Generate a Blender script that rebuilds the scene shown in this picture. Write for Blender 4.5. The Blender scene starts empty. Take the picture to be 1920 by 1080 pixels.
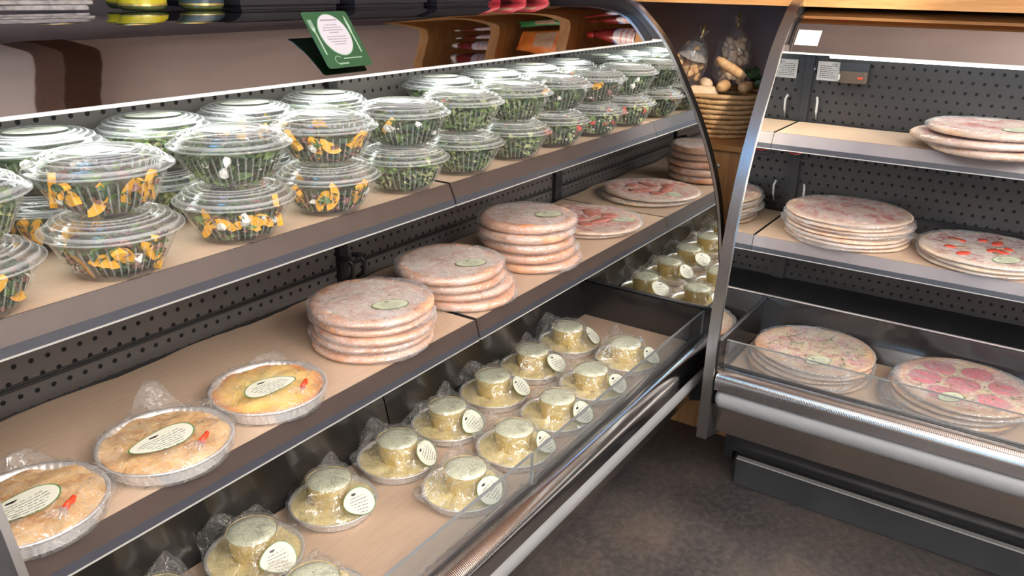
import bpy, math, random
from mathutils import Vector, Matrix
PI = math.pi
S = bpy.context.scene
COL = S.collection
# ------------------------------------------------------------------ camera
CAM_F, YAW, PITCH, ROLL = 1502.7, 0.58794, 0.36724, 0.01648
cam_d = bpy.data.cameras.new('camera'); cam = bpy.data.objects.new('camera', cam_d); COL.objects.link(cam)
cam_d.sensor_width = 36.0; cam_d.lens = CAM_F / 1920 * 36.0; cam_d.clip_start = 0.02
fw = Vector((math.cos(YAW)*math.cos(PITCH), math.sin(YAW)*math.cos(PITCH), -math.sin(PITCH)))
rt = Vector((math.sin(YAW), -math.cos(YAW), 0)); up = rt.cross(fw)
r2 = rt*math.cos(ROLL) + up*math.sin(ROLL); u2 = up*math.cos(ROLL) - rt*math.sin(ROLL)
m3 = Matrix((r2, u2, -fw)).transposed()
cam.matrix_world = Matrix.Translation((0, 0, 1.55)) @ m3.to_4x4()
S.camera = cam
# ------------------------------------------------------------------ world, lights, exposure
S.view_settings.view_transform = 'Standard'; S.view_settings.look = 'None'
S.view_settings.gamma = 1.0; S.view_settings.use_curve_mapping = False
S.view_settings.exposure = -0.22
W = bpy.data.worlds.new('world'); S.world = W; W.use_nodes = True
W.node_tree.nodes['Background'].inputs[0].default_value = (0.9, 0.92, 1.0, 1)
W.node_tree.nodes['Background'].inputs[1].default_value = 0.08
try:
    S.cycles.transparent_max_bounces = 40; S.cycles.max_bounces = 14; S.cycles.glossy_bounces = 6
    S.cycles.sample_clamp_indirect = 6.0; S.cycles.caustics_reflective = True; S.cycles.blur_glossy = 0.6; S.cycles.caustics_refractive = False
except Exception: pass
def area(name, loc, size, power, col, target=None, spread=None):
    l = bpy.data.lights.new(name, 'AREA'); l.shape = 'RECTANGLE'; l.size, l.size_y = size
    l.energy = power; l.color = col
    if spread: l.spread = spread
    o = bpy.data.objects.new(name, l); COL.objects.link(o); o.location = loc
    if target is not None:
        o.rotation_euler = (Vector(target) - Vector(loc)).to_track_quat('-Z', 'Y').to_euler()
    return o
CEIL = 2.75; LAMPZ = 2.20
LAMPS = [(-0.35, -0.60, 42), (0.75, -0.85, 47), (1.95, -1.35, 50), (-1.4, 0.2, 24)]
for i, (x, y, p) in enumerate(LAMPS):
    area('panel_lamp_light', (x, y, LAMPZ-0.06), (0.55, 0.55), p*0.62, (1.0, 0.97, 0.93))
    u_ = area('ceiling_fill_light', (x, y, LAMPZ+0.03), (0.5, 0.5), p*2.8, (1.0, 0.96, 0.92)); u_.rotation_euler = (PI, 0, 0)  # upward fill added to brighten the ceiling that the canopies reflect
sp = bpy.data.lights.new('track_spot_light', 'SPOT'); sp.energy = 300; sp.color = (1.0, 0.88, 0.72); sp.spot_size = 0.42; sp.spot_blend = 0.5; sp.shadow_soft_size = 0.03
spo = bpy.data.objects.new('track_spot_light', sp); COL.objects.link(spo); spo.location = (1.05, -0.35, 2.62)
spo.rotation_euler = (Vector((2.68, 0.98, 1.15)) - spo.location).to_track_quat('-Z', 'Y').to_euler()
# ------------------------------------------------------------------ mesh helpers
def mesh(name, V, F, mats, smooth=False, fm=None, uv=None, angle=None):
    me = bpy.data.meshes.new(name); me.from_pydata([tuple(v) for v in V], [], [tuple(f) for f in F])
    for m in (mats if isinstance(mats, (list, tuple)) else [mats]): me.materials.append(m)
    if fm: me.polygons.foreach_set('material_index', fm)
    if smooth or angle is not None:
        me.polygons.foreach_set('use_smooth', [True]*len(F))
        if angle is not None: me.set_sharp_from_angle(angle=math.radians(angle))
    if uv:
        ul = me.uv_layers.new(name='UVMap'); d = []
        for lp in me.loops: d.extend(uv[lp.vertex_index])
        ul.data.foreach_set('uv', d)
    me.update(); return me
def ob(name, me, parent=None, loc=(0, 0, 0), rot=(0, 0, 0), scale=(1, 1, 1)):
    o = bpy.data.objects.new(name, me); COL.objects.link(o)
    o.location = loc; o.rotation_euler = rot; o.scale = scale
    if parent is not None: o.parent = parent
    return o
def tag(o, label, cat, group=None):
    o['label'] = label; o['category'] = cat
    if group: o['group'] = group
    return o
def struct(o): o['kind'] = 'structure'; return o
def stuff(o): o['kind'] = 'stuff'; return o
def empty(name, loc=(0, 0, 0), rotz=0):
    o = bpy.data.objects.new(name, None); COL.objects.link(o); o.location = loc; o.rotation_euler = (0, 0, rotz)
    o.empty_display_size = 0.05; return o
class G:
    def __init__(s): s.V = []; s.F = []; s.M = []
    def add(s, V, F, mi=0, mat=None):
        b = len(s.V)
        for v in V: s.V.append(tuple(mat @ Vector(v)) if mat is not None else tuple(v))
        for f in F: s.F.append(tuple(b+i for i in f)); s.M.append(mi)
    def box(s, x0, x1, y0, y1, z0, z1, mi=0, mat=None):
        V = [(x0,y0,z0),(x1,y0,z0),(x1,y1,z0),(x0,y1,z0),(x0,y0,z1),(x1,y0,z1),(x1,y1,z1),(x0,y1,z1)]
        s.add(V, [(0,3,2,1),(4,5,6,7),(0,1,5,4),(1,2,6,5),(2,3,7,6),(3,0,4,7)], mi, mat)
    def prism(s, prof, a0, a1, mi=0):       # closed (u,z) polygon (counter-clockwise seen from +x) along local x
        n = len(prof)
        V = [(a0, u, z) for u, z in prof] + [(a1, u, z) for u, z in prof]
        F = [(i, (i+1) % n, n+(i+1) % n, n+i) for i in range(n)]
        F = [f[::-1] for f in F]
        s.add(V, F + [tuple(range(n)), tuple(range(2*n-1, n-1, -1))], mi)
    def tube(s, pts, r, n=8, mi=0, cap=True):
        pts = [Vector(p) for p in pts]; rings = []
        for i, p in enumerate(pts):
            t = (pts[min(i+1, len(pts)-1)] - pts[max(i-1, 0)]).normalized()
            a = Vector((0, 0, 1)) if abs(t.z) < 0.9 else Vector((1, 0, 0))
            x = t.cross(a).normalized(); y = t.cross(x)
            rr = r[i] if isinstance(r, (list, tuple)) else r
            rings.append([p + x*math.cos(2*PI*k/n)*rr + y*math.sin(2*PI*k/n)*rr for k in range(n)])
        V = [v for rg in rings for v in rg]
        F = [(i*n+k, i*n+(k+1) % n, (i+1)*n+(k+1) % n, (i+1)*n+k) for i in range(len(pts)-1) for k in range(n)]
        if cap: F += [tuple(range(n-1, -1, -1)), tuple((len(pts)-1)*n+k for k in range(n))]
        s.add(V, F, mi)
    def lathe(s, prof, n=32, fn=None, mi=0, mat=None, center=(0, 0, 0)):
        V = []; idx = []; cx, cy, cz = center
        for i, (r, z) in enumerate(prof):
            if r <= 1e-6: idx.append([len(V)]*n); V.append((cx, cy, cz+z)); continue
            row = []
            for k in range(n):
                t = 2*PI*k/n; rr, zz = (r, z) if fn is None else fn(r, z, t, i)
                row.append(len(V)); V.append((cx+rr*math.cos(t), cy+rr*math.sin(t), cz+zz))
            idx.append(row)
        F = []
        for i in range(len(prof)-1):
            for k in range(n):
                q = [idx[i][k], idx[i][(k+1) % n], idx[i+1][(k+1) % n], idx[i+1][k]]
                p = []
                for v in q:
                    if v not in p: p.append(v)
                if len(p) > 2: F.append(tuple(p))
        s.add(V, F, mi, mat)
    def mesh(s, name, mats, smooth=False, angle=None, uv=None): return mesh(name, s.V, s.F, mats, smooth, s.M, uv, angle)
def rbox(w, d, h, r, seg=3):     # rounded-corner (plan) box, base at z=0
    P = []
    for cx, cy, a0 in ((w/2-r, d/2-r, 0), (-w/2+r, d/2-r, PI/2), (-w/2+r, -d/2+r, PI), (w/2-r, -d/2+r, 1.5*PI)):
        for k in range(seg+1):
            a = a0 + PI/2*k/seg; P.append((cx+r*math.cos(a), cy+r*math.sin(a)))
    n = len(P); e = min(r*0.5, h*0.2)
    rings = [(0.96, 0), (1, e), (1, h-e), (0.96, h)]
    V = [(x*s_, y*s_, z) for s_, z in rings for x, y in P]
    F = [(i*n+k, i*n+(k+1) % n, (i+1)*n+(k+1) % n, (i+1)*n+k) for i in range(3) for k in range(n)]
    return V, F + [tuple(range(n-1, -1, -1)), tuple(3*n+k for k in range(n))]
# ------------------------------------------------------------------ material helpers
class N:
    def __init__(s, name):
        s.m = bpy.data.materials.new(name); s.m.use_nodes = True; s.t = s.m.node_tree; s.t.nodes.clear()
        s.out = s.t.nodes.new('ShaderNodeOutputMaterial')
    def n(s, ty, ins=None, **at):
        d = s.t.nodes.new(ty)
        for k, v in at.items(): setattr(d, k, v)
        for k, v in (ins or {}).items(): s.set(d.inputs[k], v)
        return d
    def set(s, sock, v):
        if isinstance(v, bpy.types.NodeSocket): s.t.links.new(v, sock)
        elif isinstance(v, bpy.types.Node): s.t.links.new(v.outputs[0], sock)
        elif isinstance(v, (tuple, list)) and len(v) == 3 and sock.type == 'RGBA': sock.default_value = (*v, 1)
        else: sock.default_value = v
    def coord(s, kind='Object', scale=(1, 1, 1), loc=(0, 0, 0), rot=(0, 0, 0)):
        c = s.n('ShaderNodeTexCoord').outputs[kind]
        return s.n('ShaderNodeMapping', {'Vector': c, 'Scale': scale, 'Location': loc, 'Rotation': rot}).outputs[0]
    def noise(s, vec, scale, detail=3, rough=0.55, dist=0.0):
        return s.n('ShaderNodeTexNoise', {'Vector': vec, 'Scale': scale, 'Detail': detail, 'Roughness': rough, 'Distortion': dist}).outputs[0]
    def vor(s, vec, scale, out='Distance', feature='F1'):
        return s.n('ShaderNodeTexVoronoi', {'Vector': vec, 'Scale': scale}, feature=feature).outputs[out]
    def math(s, op, a, b=0.0, c=None):
        ins = {0: a, 1: b}
        if c is not None: ins[2] = c
        return s.n('ShaderNodeMath', ins, operation=op).outputs[0]
    def ramp(s, fac, stops, interp='LINEAR'):
        d = s.n('ShaderNodeValToRGB', {'Fac': fac}); cr = d.color_ramp; cr.interpolation = interp
        while len(cr.elements) < len(stops): cr.elements.new(0.5)
        for e, (p, c) in zip(cr.elements, stops):
            e.position = p; e.color = (c, c, c, 1) if isinstance(c, (int, float)) else (*c, 1)
        return d.outputs[0]
    def mix(s, fac, a, b, blend='MIX'):
        d = s.n('ShaderNodeMix', data_type='RGBA', blend_type=blend)
        s.set(d.inputs[0], fac); s.set(d.inputs[6], a); s.set(d.inputs[7], b); return d.outputs[2]
    def bump(s, h, strength=0.3, dist=0.002):
        return s.n('ShaderNodeBump', {'Height': h, 'Strength': strength, 'Distance': dist}).outputs[0]
    def xyz(s, vec): return s.n('ShaderNodeSeparateXYZ', {0: vec}).outputs
    def bsdf(s, col, rough=0.5, metal=0.0, spec=0.5, normal=None, **kw):
        ins = {'Base Color': col, 'Roughness': rough, 'Metallic': metal, 'Specular IOR Level': spec}
        ins.update({k.replace('_', ' '): v for k, v in kw.items()})
        if normal is not None: ins['Normal'] = normal
        return s.n('ShaderNodeBsdfPrincipled', ins).outputs[0]
    def done(s, sh): s.t.links.new(sh, s.out.inputs[0]); return s.m
def plain(name, col, rough=0.5, metal=0.0, spec=0.5, var=0.0, vs=60, bump=0.0, **kw):
    a = N(name); c = col; nrm = None
    if var or bump:
        nz = a.noise(a.coord(), vs, 4)
        if var:
            lo = tuple(x*(1-var) for x in col); hi = tuple(min(1, x*(1+var)) for x in col)
            c = a.ramp(nz, [(0.3, lo), (0.7, hi)])
        if bump: nrm = a.bump(nz, bump, 0.002)
    return a.done(a.bsdf(c, rough, metal, spec, nrm, **kw))
def emit(name, col, st):
    a = N(name); return a.done(a.n('ShaderNodeEmission', {'Color': col, 'Strength': st}).outputs[0])
def clear_plastic(name, tint=(0.97, 0.98, 0.97), base=0.05, edge=0.55, rough=0.06, haze=0.03, wr=0.0, wscale=40, sparkle=0.0, stretch=(1, 1, 1), fold_glint=0.45, film_glare=0.0, rib_glints=0.0, rings=0.0):
    # thin-walled film or moulded plastic: mostly see-through, more reflective at grazing angles
    a = N(name)
    nrm = None; nz = None
    if wr:
        vec = a.coord('Object', stretch)
        nz = a.noise(vec, wscale, 2, 0.5, 1.2)
        ridge = a.math('ABSOLUTE', a.math('SUBTRACT', nz, 0.5))
        nrm = a.bump(ridge, wr, 0.006)
    lw = a.n('ShaderNodeLayerWeight', {'Blend': 0.35}).outputs['Facing'] if nrm is None else a.n('ShaderNodeLayerWeight', {'Blend': 0.35, 'Normal': nrm}).outputs['Facing']
    fac = a.math('MULTIPLY_ADD', a.math('POWER', lw, 2.2), edge, base)
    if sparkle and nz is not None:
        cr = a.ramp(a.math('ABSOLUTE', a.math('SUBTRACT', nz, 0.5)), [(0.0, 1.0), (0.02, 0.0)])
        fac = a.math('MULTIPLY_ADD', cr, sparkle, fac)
    gl = a.n('ShaderNodeBsdfGlossy', {'Color': (1, 1, 1), 'Roughness': rough})
    if nrm is not None: a.set(gl.inputs['Normal'], nrm)
    tr = a.n('ShaderNodeBsdfTransparent', {'Color': tint})
    sh = a.n('ShaderNodeMixShader', {0: fac, 1: tr.outputs[0], 2: gl.outputs[0]}).outputs[0]
    if sparkle and nz is not None: haze = a.math('MULTIPLY_ADD', a.ramp(a.math('ABSOLUTE', a.math('SUBTRACT', a.noise(vec, wscale*1.5, 2, 0.5, 2.2), 0.5)), [(0.0, 1.0), (0.013, 0.0)]), fold_glint, haze)  # thin white streaks painted in for highlights on the film's folds
    if rib_glints:     # pale stripes painted in for the glints on the moulded flutes
        x, y, z = a.xyz(a.coord())
        w = a.math('SINE', a.math('ADD', a.math('MULTIPLY', a.math('ARCTAN2', y, x), 44.0), a.math('MULTIPLY', z, 26.0)))
        zone = a.math('MULTIPLY', a.ramp(a.math('MULTIPLY', z, 10.0), [(0.06, 0.0), (0.12, 1.0)]), a.ramp(a.math('MULTIPLY', z, 10.0), [(0.50, 1.0), (0.57, 0.0)]))
        haze = a.math('MULTIPLY_ADD', a.math('MULTIPLY', a.ramp(w, [(0.55, 0.0), (0.98, 1.0)]), zone), rib_glints, haze)
    if rings:    # pale rings painted in for the glints on the lid's moulded steps
        x, y, z = a.xyz(a.coord()); r_ = a.math('SQRT', a.math('ADD', a.math('MULTIPLY', x, x), a.math('MULTIPLY', y, y)))
        w = a.math('SINE', a.math('MULTIPLY', r_, 2*PI/0.0085))
        haze = a.math('MULTIPLY_ADD', a.math('MULTIPLY', a.ramp(w, [(0.30, 0.0), (0.90, 1.0)]), a.math('GREATER_THAN', r_, 0.044)), rings, haze)
    if film_glare: haze = a.math('MULTIPLY_ADD', a.ramp(a.noise(vec, 11, 3, 0.5, 1.0), [(0.42, 0.0), (0.7, 1.0)]), film_glare, haze)  # broad white patches painted in for glare on the film
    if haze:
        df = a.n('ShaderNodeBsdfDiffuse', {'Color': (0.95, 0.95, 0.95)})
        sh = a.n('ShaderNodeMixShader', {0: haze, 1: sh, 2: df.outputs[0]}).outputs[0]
    return a.done(sh)
# --- surfaces
def m_floor():
    a = N('stone_floor'); v = a.coord()
    big = a.noise(v, 2.2, 5, 0.6); fine = a.noise(v, 45, 6, 0.7); cr = 0
    c = a.ramp(big, [(0.3, (0.022, 0.021, 0.022)), (0.5, (0.048, 0.042, 0.040)), (0.7, (0.095, 0.072, 0.055))])
    c = a.mix(a.ramp(fine, [(0.42, 0.0), (0.8, 0.6)]), c, (0.15, 0.13, 0.115))
    ck = a.math('ABSOLUTE', a.math('SUBTRACT', a.noise(v, 2.6, 6, 0.62, 1.2), 0.5))
    c = a.mix(a.math('MULTIPLY', a.ramp(ck, [(0.0, 0.8), (0.006, 0.0)]), a.ramp(big, [(0.45, 0.0), (0.6, 1.0)])), c, (0.03, 0.024, 0.02))
    return a.done(a.bsdf(c, a.ramp(big, [(0.3, 0.45), (0.7, 0.65)]), 0, 0.35, a.bump(a.math('ADD', fine, a.math('MULTIPLY', big, 2.0)), 0.5, 0.006)))
def m_wood(name, c0, c1, scale=(1.2, 14, 14), rough=0.5, knots=True):
    a = N(name); v = a.coord('Object', scale)
    g = a.noise(v, 3.0, 6, 0.6, 0.6); f = a.noise(a.coord('Object', tuple(x*6 for x in scale)), 4.0, 3)
    c = a.ramp(g, [(0.3, c0), (0.62, c1)])
    c = a.mix(a.ramp(f, [(0.45, 0.0), (0.8, 0.35)]), c, tuple(x*0.6 for x in c0))
    return a.done(a.bsdf(c, rough, 0, 0.4, a.bump(g, 0.15, 0.002)))
def m_perforated(name='perforated_black_steel', lo=(0.026, 0.025, 0.025), hi=(0.038, 0.036, 0.036)):
    # dark steel sheet with rows of punched holes (pitch 28 mm)
    a = N(name); v = a.coord(); x, y, z = a.xyz(v)
    p = 0.028
    row = a.math('FLOOR', a.math('DIVIDE', z, p))
    fx = a.math('SUBTRACT', a.math('FRACT', a.math('ADD', a.math('DIVIDE', x, p), a.math('MULTIPLY', a.math('MODULO', a.math('ADD', row, 100), 2.0), 0.5))), 0.5)
    fz = a.math('SUBTRACT', a.math('FRACT', a.math('DIVIDE', z, p)), 0.5)
    d = a.math('SQRT', a.math('ADD', a.math('MULTIPLY', fx, fx), a.math('MULTIPLY', fz, fz)))
    hole = a.ramp(d, [(0.14, 1.0), (0.17, 0.0)])
    nz = a.noise(v, 3.0, 3)
    c = a.mix(hole, a.ramp(nz, [(0.3, lo), (0.7, hi)]), (0.004, 0.004, 0.004))
    return a.done(a.bsdf(c, a.mix(hole, (0.34,)*3, (0.9,)*3), 0.0, 0.5, a.bump(a.math('SUBTRACT', 1.0, hole), 0.6, 0.002)))
def m_ribbed():
    a = N('ribbed_stainless'); v = a.coord(); x, y, z = a.xyz(v)
    w = a.math('SINE', a.math('MULTIPLY', x, 2*PI/0.0042))
    nz = a.noise(v, 12, 3)
    return a.done(a.bsdf(a.ramp(nz, [(0.3, (0.52, 0.50, 0.485)), (0.7, (0.60, 0.58, 0.565))]), 0.15, 1.0, 0.5, a.bump(w, 0.09, 0.0011)))
def m_brushed(name, col, rough=0.28, axis=0):
    a = N(name); sc = [260, 260, 260]; sc[axis] = 3
    nz = a.noise(a.coord('Object', tuple(sc)), 1.0, 3)
    return a.done(a.bsdf(a.ramp(nz, [(0.3, tuple(x*0.95 for x in col)), (0.7, tuple(x*1.05 for x in col))]), rough, 1.0))
def m_kraft():
    a = N('kraft_paper'); v = a.coord(); st = a.noise(a.coord('Object', (8, 90, 90)), 1.5, 4); b = a.noise(v, 6, 4)
    c = a.mix(a.ramp(st, [(0.3, 0.0), (0.75, 0.6)]), (0.50, 0.375, 0.272), (0.41, 0.30, 0.215))
    c = a.mix(a.ramp(b, [(0.55, 0.0), (0.8, 0.4)]), c, (0.55, 0.42, 0.315))
    return a.done(a.bsdf(c, 0.62, 0, 0.3, a.bump(b, 0.25, 0.003)))
def m_label(name, bg=(0.82, 0.83, 0.70), border=(0.09, 0.19, 0.06), rows=9, ink=(0.05, 0.05, 0.045), bw=0.94, emblem=True, wid=0.62):
    # printed sticker: rim line, rows of tiny unreadable lettering, small dark emblem (uv runs -1..1)
    a = N(name); uv = a.n('ShaderNodeTexCoord').outputs['UV']; x, y, z = a.xyz(uv)
    r = a.math('SQRT', a.math('ADD', a.math('MULTIPLY', x, x), a.math('MULTIPLY', y, y)))
    rowv = a.math('MULTIPLY', y, rows*0.5); fr = a.math('FRACT', a.math('ADD', rowv, 50.0)); fl = a.math('FLOOR', rowv)
    vec = a.n('ShaderNodeCombineXYZ', {0: a.math('MULTIPLY', x, 13.0), 1: a.math('MULTIPLY', fl, 7.3), 2: 0.0}).outputs[0]
    word = a.ramp(a.noise(vec, 1.6, 2), [(0.42, 0.0), (0.47, 1.0)])
    band = a.math('MULTIPLY', a.math('GREATER_THAN', fr, 0.36), a.math('LESS_THAN', fr, 0.66))
    lim = a.math('LESS_THAN', a.math('ADD', a.math('ABSOLUTE', x), a.math('MULTIPLY', a.math('ABSOLUTE', y), 0.5)), wid)
    vert = a.math('LESS_THAN', y, 0.42); t = a.math('MULTIPLY', a.math('MULTIPLY', word, band), a.math('MULTIPLY', lim, vert))
    c = a.mix(a.math('MULTIPLY', t, 0.85), bg, ink)
    if emblem:
        ex = a.math('MULTIPLY', a.math('ADD', x, 0.12), 3.4); ey = a.math('MULTIPLY', a.math('SUBTRACT', y, 0.60), 6.5)
        ed = a.math('ADD', a.math('SQRT', a.math('ADD', a.math('MULTIPLY', ex, ex), a.math('MULTIPLY', ey, ey))), a.math('MULTIPLY', a.noise(uv, 14, 2), 0.9))
        c = a.mix(a.ramp(ed, [(0.98, 1.0), (1.0, 0.0)]), c, (0.012, 0.012, 0.012))
    c = a.mix(a.ramp(r, [(bw, 0.0), (bw+0.015, 1.0)]), c, border)
    return a.done(a.bsdf(c, 0.35, 0, 0.5))
def m_pizza(name, dough=(0.74, 0.53, 0.36), toast=(0.55, 0.22, 0.08), top=(0.78, 0.52, 0.42), top2=(0.62, 0.22, 0.17), cheese=(0.80, 0.66, 0.46), R=0.12, herb=0.0):
    a = N(name); v = a.coord(); rnd = a.n('ShaderNodeObjectInfo').outputs['Random']
    off = a.n('ShaderNodeVectorMath', {0: v, 1: a.n('ShaderNodeCombineXYZ', {0: a.math('MULTIPLY', rnd, 7.0), 1: a.math('MULTIPLY', rnd, 3.0), 2: 0.0}).outputs[0]}, operation='ADD').outputs[0]
    x, y, z = a.xyz(v); r = a.math('DIVIDE', a.math('SQRT', a.math('ADD', a.math('MULTIPLY', x, x), a.math('MULTIPLY', y, y))), R)
    n1 = a.noise(off, 26, 4, 0.6); n2 = a.noise(off, 70, 3, 0.6); n3 = a.noise(off, 14, 3, 0.5, 0.8)
    c = a.mix(a.ramp(n1, [(0.45, 0.0), (0.72, 0.85)]), dough, toast)
    tp = a.mix(a.ramp(n3, [(0.44, 0.0), (0.56, 1.0)]), top, top2)
    tp = a.mix(a.ramp(n2, [(0.5, 0.0), (0.62, 0.9)]), tp, cheese)
    if herb: tp = a.mix(a.ramp(a.noise(off, 48, 3, 0.5, 1.0), [(0.60, 0.0), (0.66, herb)]), tp, (0.13, 0.17, 0.04))
    ms = a.ramp(a.math('ADD', r, a.math('MULTIPLY', a.math('SUBTRACT', n1, 0.5), 0.25)), [(0.80, 1.0), (0.92, 0.0)])
    c = a.mix(ms, c, tp)
    return a.done(a.bsdf(c, 0.55, 0, 0.35, a.bump(a.math('ADD', n2, n1), 0.5, 0.004)))
def mottled(name, cols, scale=60, rough=0.5, bump=0.4, dist=0.5):
    a = N(name); rnd = a.n('ShaderNodeObjectInfo').outputs['Random']
    off = a.n('ShaderNodeVectorMath', {0: a.coord(), 1: a.n('ShaderNodeCombineXYZ', {0: a.math('MULTIPLY', rnd, 5.0), 1: rnd, 2: 0.0}).outputs[0]}, operation='ADD').outputs[0]
    nz = a.noise(off, scale, 4, 0.6, dist); k = len(cols)
    c = a.ramp(nz, [(0.3+0.42*i/(k-1), c_) for i, c_ in enumerate(cols)])
    return a.done(a.bsdf(c, rough, 0, 0.4, a.bump(nz, bump, 0.004)))
M = {}
M['floor'] = m_floor()
M['ceiling'] = plain('ceiling_plaster', (0.74, 0.67, 0.64), 0.9, var=0.06, vs=4)
M['wall_dark'] = plain('dark_plum_paint', (0.07, 0.058, 0.062), 0.7, var=0.15, vs=3)
M['wall_lightened'] = plain('plum_paint_lightened', (0.36, 0.30, 0.32), 0.7, var=0.10, vs=3)  # same plum paint, lightened to make up for shade under the boards
M['wall'] = plain('warm_wall_paint', (0.72, 0.68, 0.64), 0.85, var=0.06, vs=3)
M['pine'] = m_wood('pine_board', (0.40, 0.19, 0.065), (0.62, 0.35, 0.14))
M['pine_v'] = m_wood('pine_board_upright', (0.46, 0.22, 0.08), (0.66, 0.36, 0.145), (14, 14, 1.2))
M['pine_y'] = m_wood('pine_board_across', (0.42, 0.20, 0.065), (0.60, 0.33, 0.125), (14, 1.2, 14))
M['dark_wood'] = m_wood('dark_brown_beam', (0.06, 0.03, 0.02), (0.10, 0.05, 0.03))
M['perf'] = m_perforated(); M['perf_lit'] = m_perforated('perforated_steel_lightened', (0.088, 0.078, 0.073), (0.112, 0.100, 0.095))  # left panels: same steel, lightened to stand in for stronger light
M['black'] = plain('black_enamel', (0.022, 0.022, 0.023), 0.28, var=0.2, vs=8)
M['black_gloss'] = plain('black_glossy_lining', (0.020, 0.019, 0.019), 0.14, spec=0.7)
M['rail'] = plain('brown_grey_price_rail', (0.046, 0.034, 0.029), 0.42, spec=0.30, var=0.10, vs=14)
M['rail_r'] = plain('slate_grey_price_rail', (0.21, 0.19, 0.19), 0.26, spec=0.6, var=0.08, vs=14)
M['rail_dark'] = plain('dark_rail_groove', (0.03, 0.033, 0.042), 0.35)
M['bright'] = plain('bright_aluminium_edge', (0.86, 0.85, 0.82), 0.30, 0.6)
M['trim_white'] = plain('white_enamel_trim', (0.88, 0.88, 0.84), 0.35)
M['kraft'] = m_kraft()
M['ribbed'] = m_ribbed()
M['strip'] = m_brushed('brushed_steel_strip', (0.40, 0.385, 0.375), 0.30, 2)
M['bumper'] = plain('grey_plastic_bumper', (0.235, 0.24, 0.243), 0.45, spec=0.5, var=0.05, vs=10)
M['lower'] = m_brushed('stainless_lower_panel', (0.44, 0.40, 0.37), 0.22, 0)
M['kick'] = plain('dark_grey_kick_plate', (0.045, 0.047, 0.050), 0.38, 0.2, var=0.15, vs=6)
def m_canopy():
    a = N('polished_smoked_canopy'); nz = a.noise(a.coord(), 5, 3)
    return a.done(a.bsdf((0.43, 0.385, 0.37), 0.03, 1.0, 0.5, a.bump(nz, 0.012, 0.004)))
M['canopy'] = m_canopy()
M['mirror'] = plain('mirror_glass', (0.86, 0.88, 0.87), 0.012, 1.0)
M['glass'] = clear_plastic('bin_front_glass', (0.90, 0.92, 0.92), 0.10, 0.6, 0.03, 0.05)
M['glass_edge'] = plain('polished_glass_edge', (0.30, 0.31, 0.31), 0.15, 0.3)
M['bowl'] = clear_plastic('clear_moulded_plastic', (0.98, 0.985, 0.98), 0.07, 0.50, 0.05, 0.03, rib_glints=0.20)
M['lid'] = clear_plastic('clear_lid_plastic', (0.97, 0.98, 0.975), 0.05, 0.42, 0.06, 0.07, rings=0.20)
M['lid_plain'] = clear_plastic('clear_pot_lid', (0.99, 0.99, 0.99), 0.03, 0.35, 0.05, 0.04)
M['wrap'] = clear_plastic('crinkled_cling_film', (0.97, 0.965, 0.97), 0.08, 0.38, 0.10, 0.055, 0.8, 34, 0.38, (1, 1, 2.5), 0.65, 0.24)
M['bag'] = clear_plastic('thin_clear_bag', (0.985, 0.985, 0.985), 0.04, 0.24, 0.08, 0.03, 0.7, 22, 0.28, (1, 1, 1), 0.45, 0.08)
M['foil'] = plain('aluminium_foil', (0.88, 0.88, 0.88), 0.34, 0.65, bump=0.4, vs=120)
M['label'] = m_label('cream_printed_sticker')
M['label_long'] = m_label('cream_leaf_sticker', rows=10, wid=0.75)
M['label_plain'] = m_label('pale_green_sticker', (0.66, 0.70, 0.52), rows=9)
M['label_lid'] = m_label('cream_lid_sticker', (0.80, 0.80, 0.68), (0.14, 0.26, 0.10), 12)
M['pz_a'] = m_pizza('wrapped_pizza_pink', (0.74, 0.45, 0.29), (0.62, 0.23, 0.08), top=(0.88, 0.76, 0.67), top2=(0.82, 0.59, 0.49), cheese=(0.93, 0.87, 0.79))
M['pz_b'] = m_pizza('large_pizza_tomato', (0.80, 0.62, 0.46), (0.62, 0.34, 0.18), (0.80, 0.56, 0.47), (0.62, 0.16, 0.13), (0.84, 0.73, 0.58), 0.17)
M['pz_c'] = m_pizza('large_pizza_ham_cheese', (0.78, 0.52, 0.33), (0.60, 0.27, 0.10), (0.82, 0.66, 0.40), (0.72, 0.35, 0.32), (0.86, 0.76, 0.54), 0.17, 0.7)
M['pz_d'] = m_pizza('large_pizza_white', (0.82, 0.68, 0.52), (0.66, 0.40, 0.22), (0.83, 0.72, 0.62), (0.50, 0.20, 0.18), (0.86, 0.80, 0.70), 0.17, 0.3)
M['salami'] = mottled('pink_salami', [(0.66, 0.27, 0.30), (0.60, 0.20, 0.23), (0.74, 0.44, 0.43)], 130, 0.45)
M['tomato'] = mottled('red_tomato', [(0.62, 0.06, 0.04), (0.72, 0.11, 0.06)], 60, 0.25, 0.1)
M['herb'] = mottled('dark_herb', [(0.07, 0.10, 0.02), (0.16, 0.19, 0.05)], 90)
M['leaf_d'] = mottled('dark_spinach_leaf', [(0.020, 0.045, 0.018), (0.05, 0.095, 0.03)], 70, 0.45)
M['leaf_m'] = mottled('green_leaf', [(0.06, 0.12, 0.025), (0.13, 0.21, 0.05)], 70, 0.45)
M['leaf_l'] = mottled('pale_lettuce', [(0.28, 0.34, 0.10), (0.50, 0.52, 0.28)], 70, 0.45)
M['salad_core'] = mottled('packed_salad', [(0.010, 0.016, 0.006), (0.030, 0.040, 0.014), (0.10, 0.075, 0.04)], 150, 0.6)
M['squash'] = mottled('roasted_squash', [(0.80, 0.36, 0.02), (0.86, 0.50, 0.05)], 60, 0.4, 0.2)
M['squash_skin'] = plain('charred_squash_skin', (0.07, 0.055, 0.03), 0.5)
M['feta'] = mottled('white_cheese', [(0.78, 0.77, 0.70), (0.88, 0.87, 0.82)], 90, 0.6)
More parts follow.
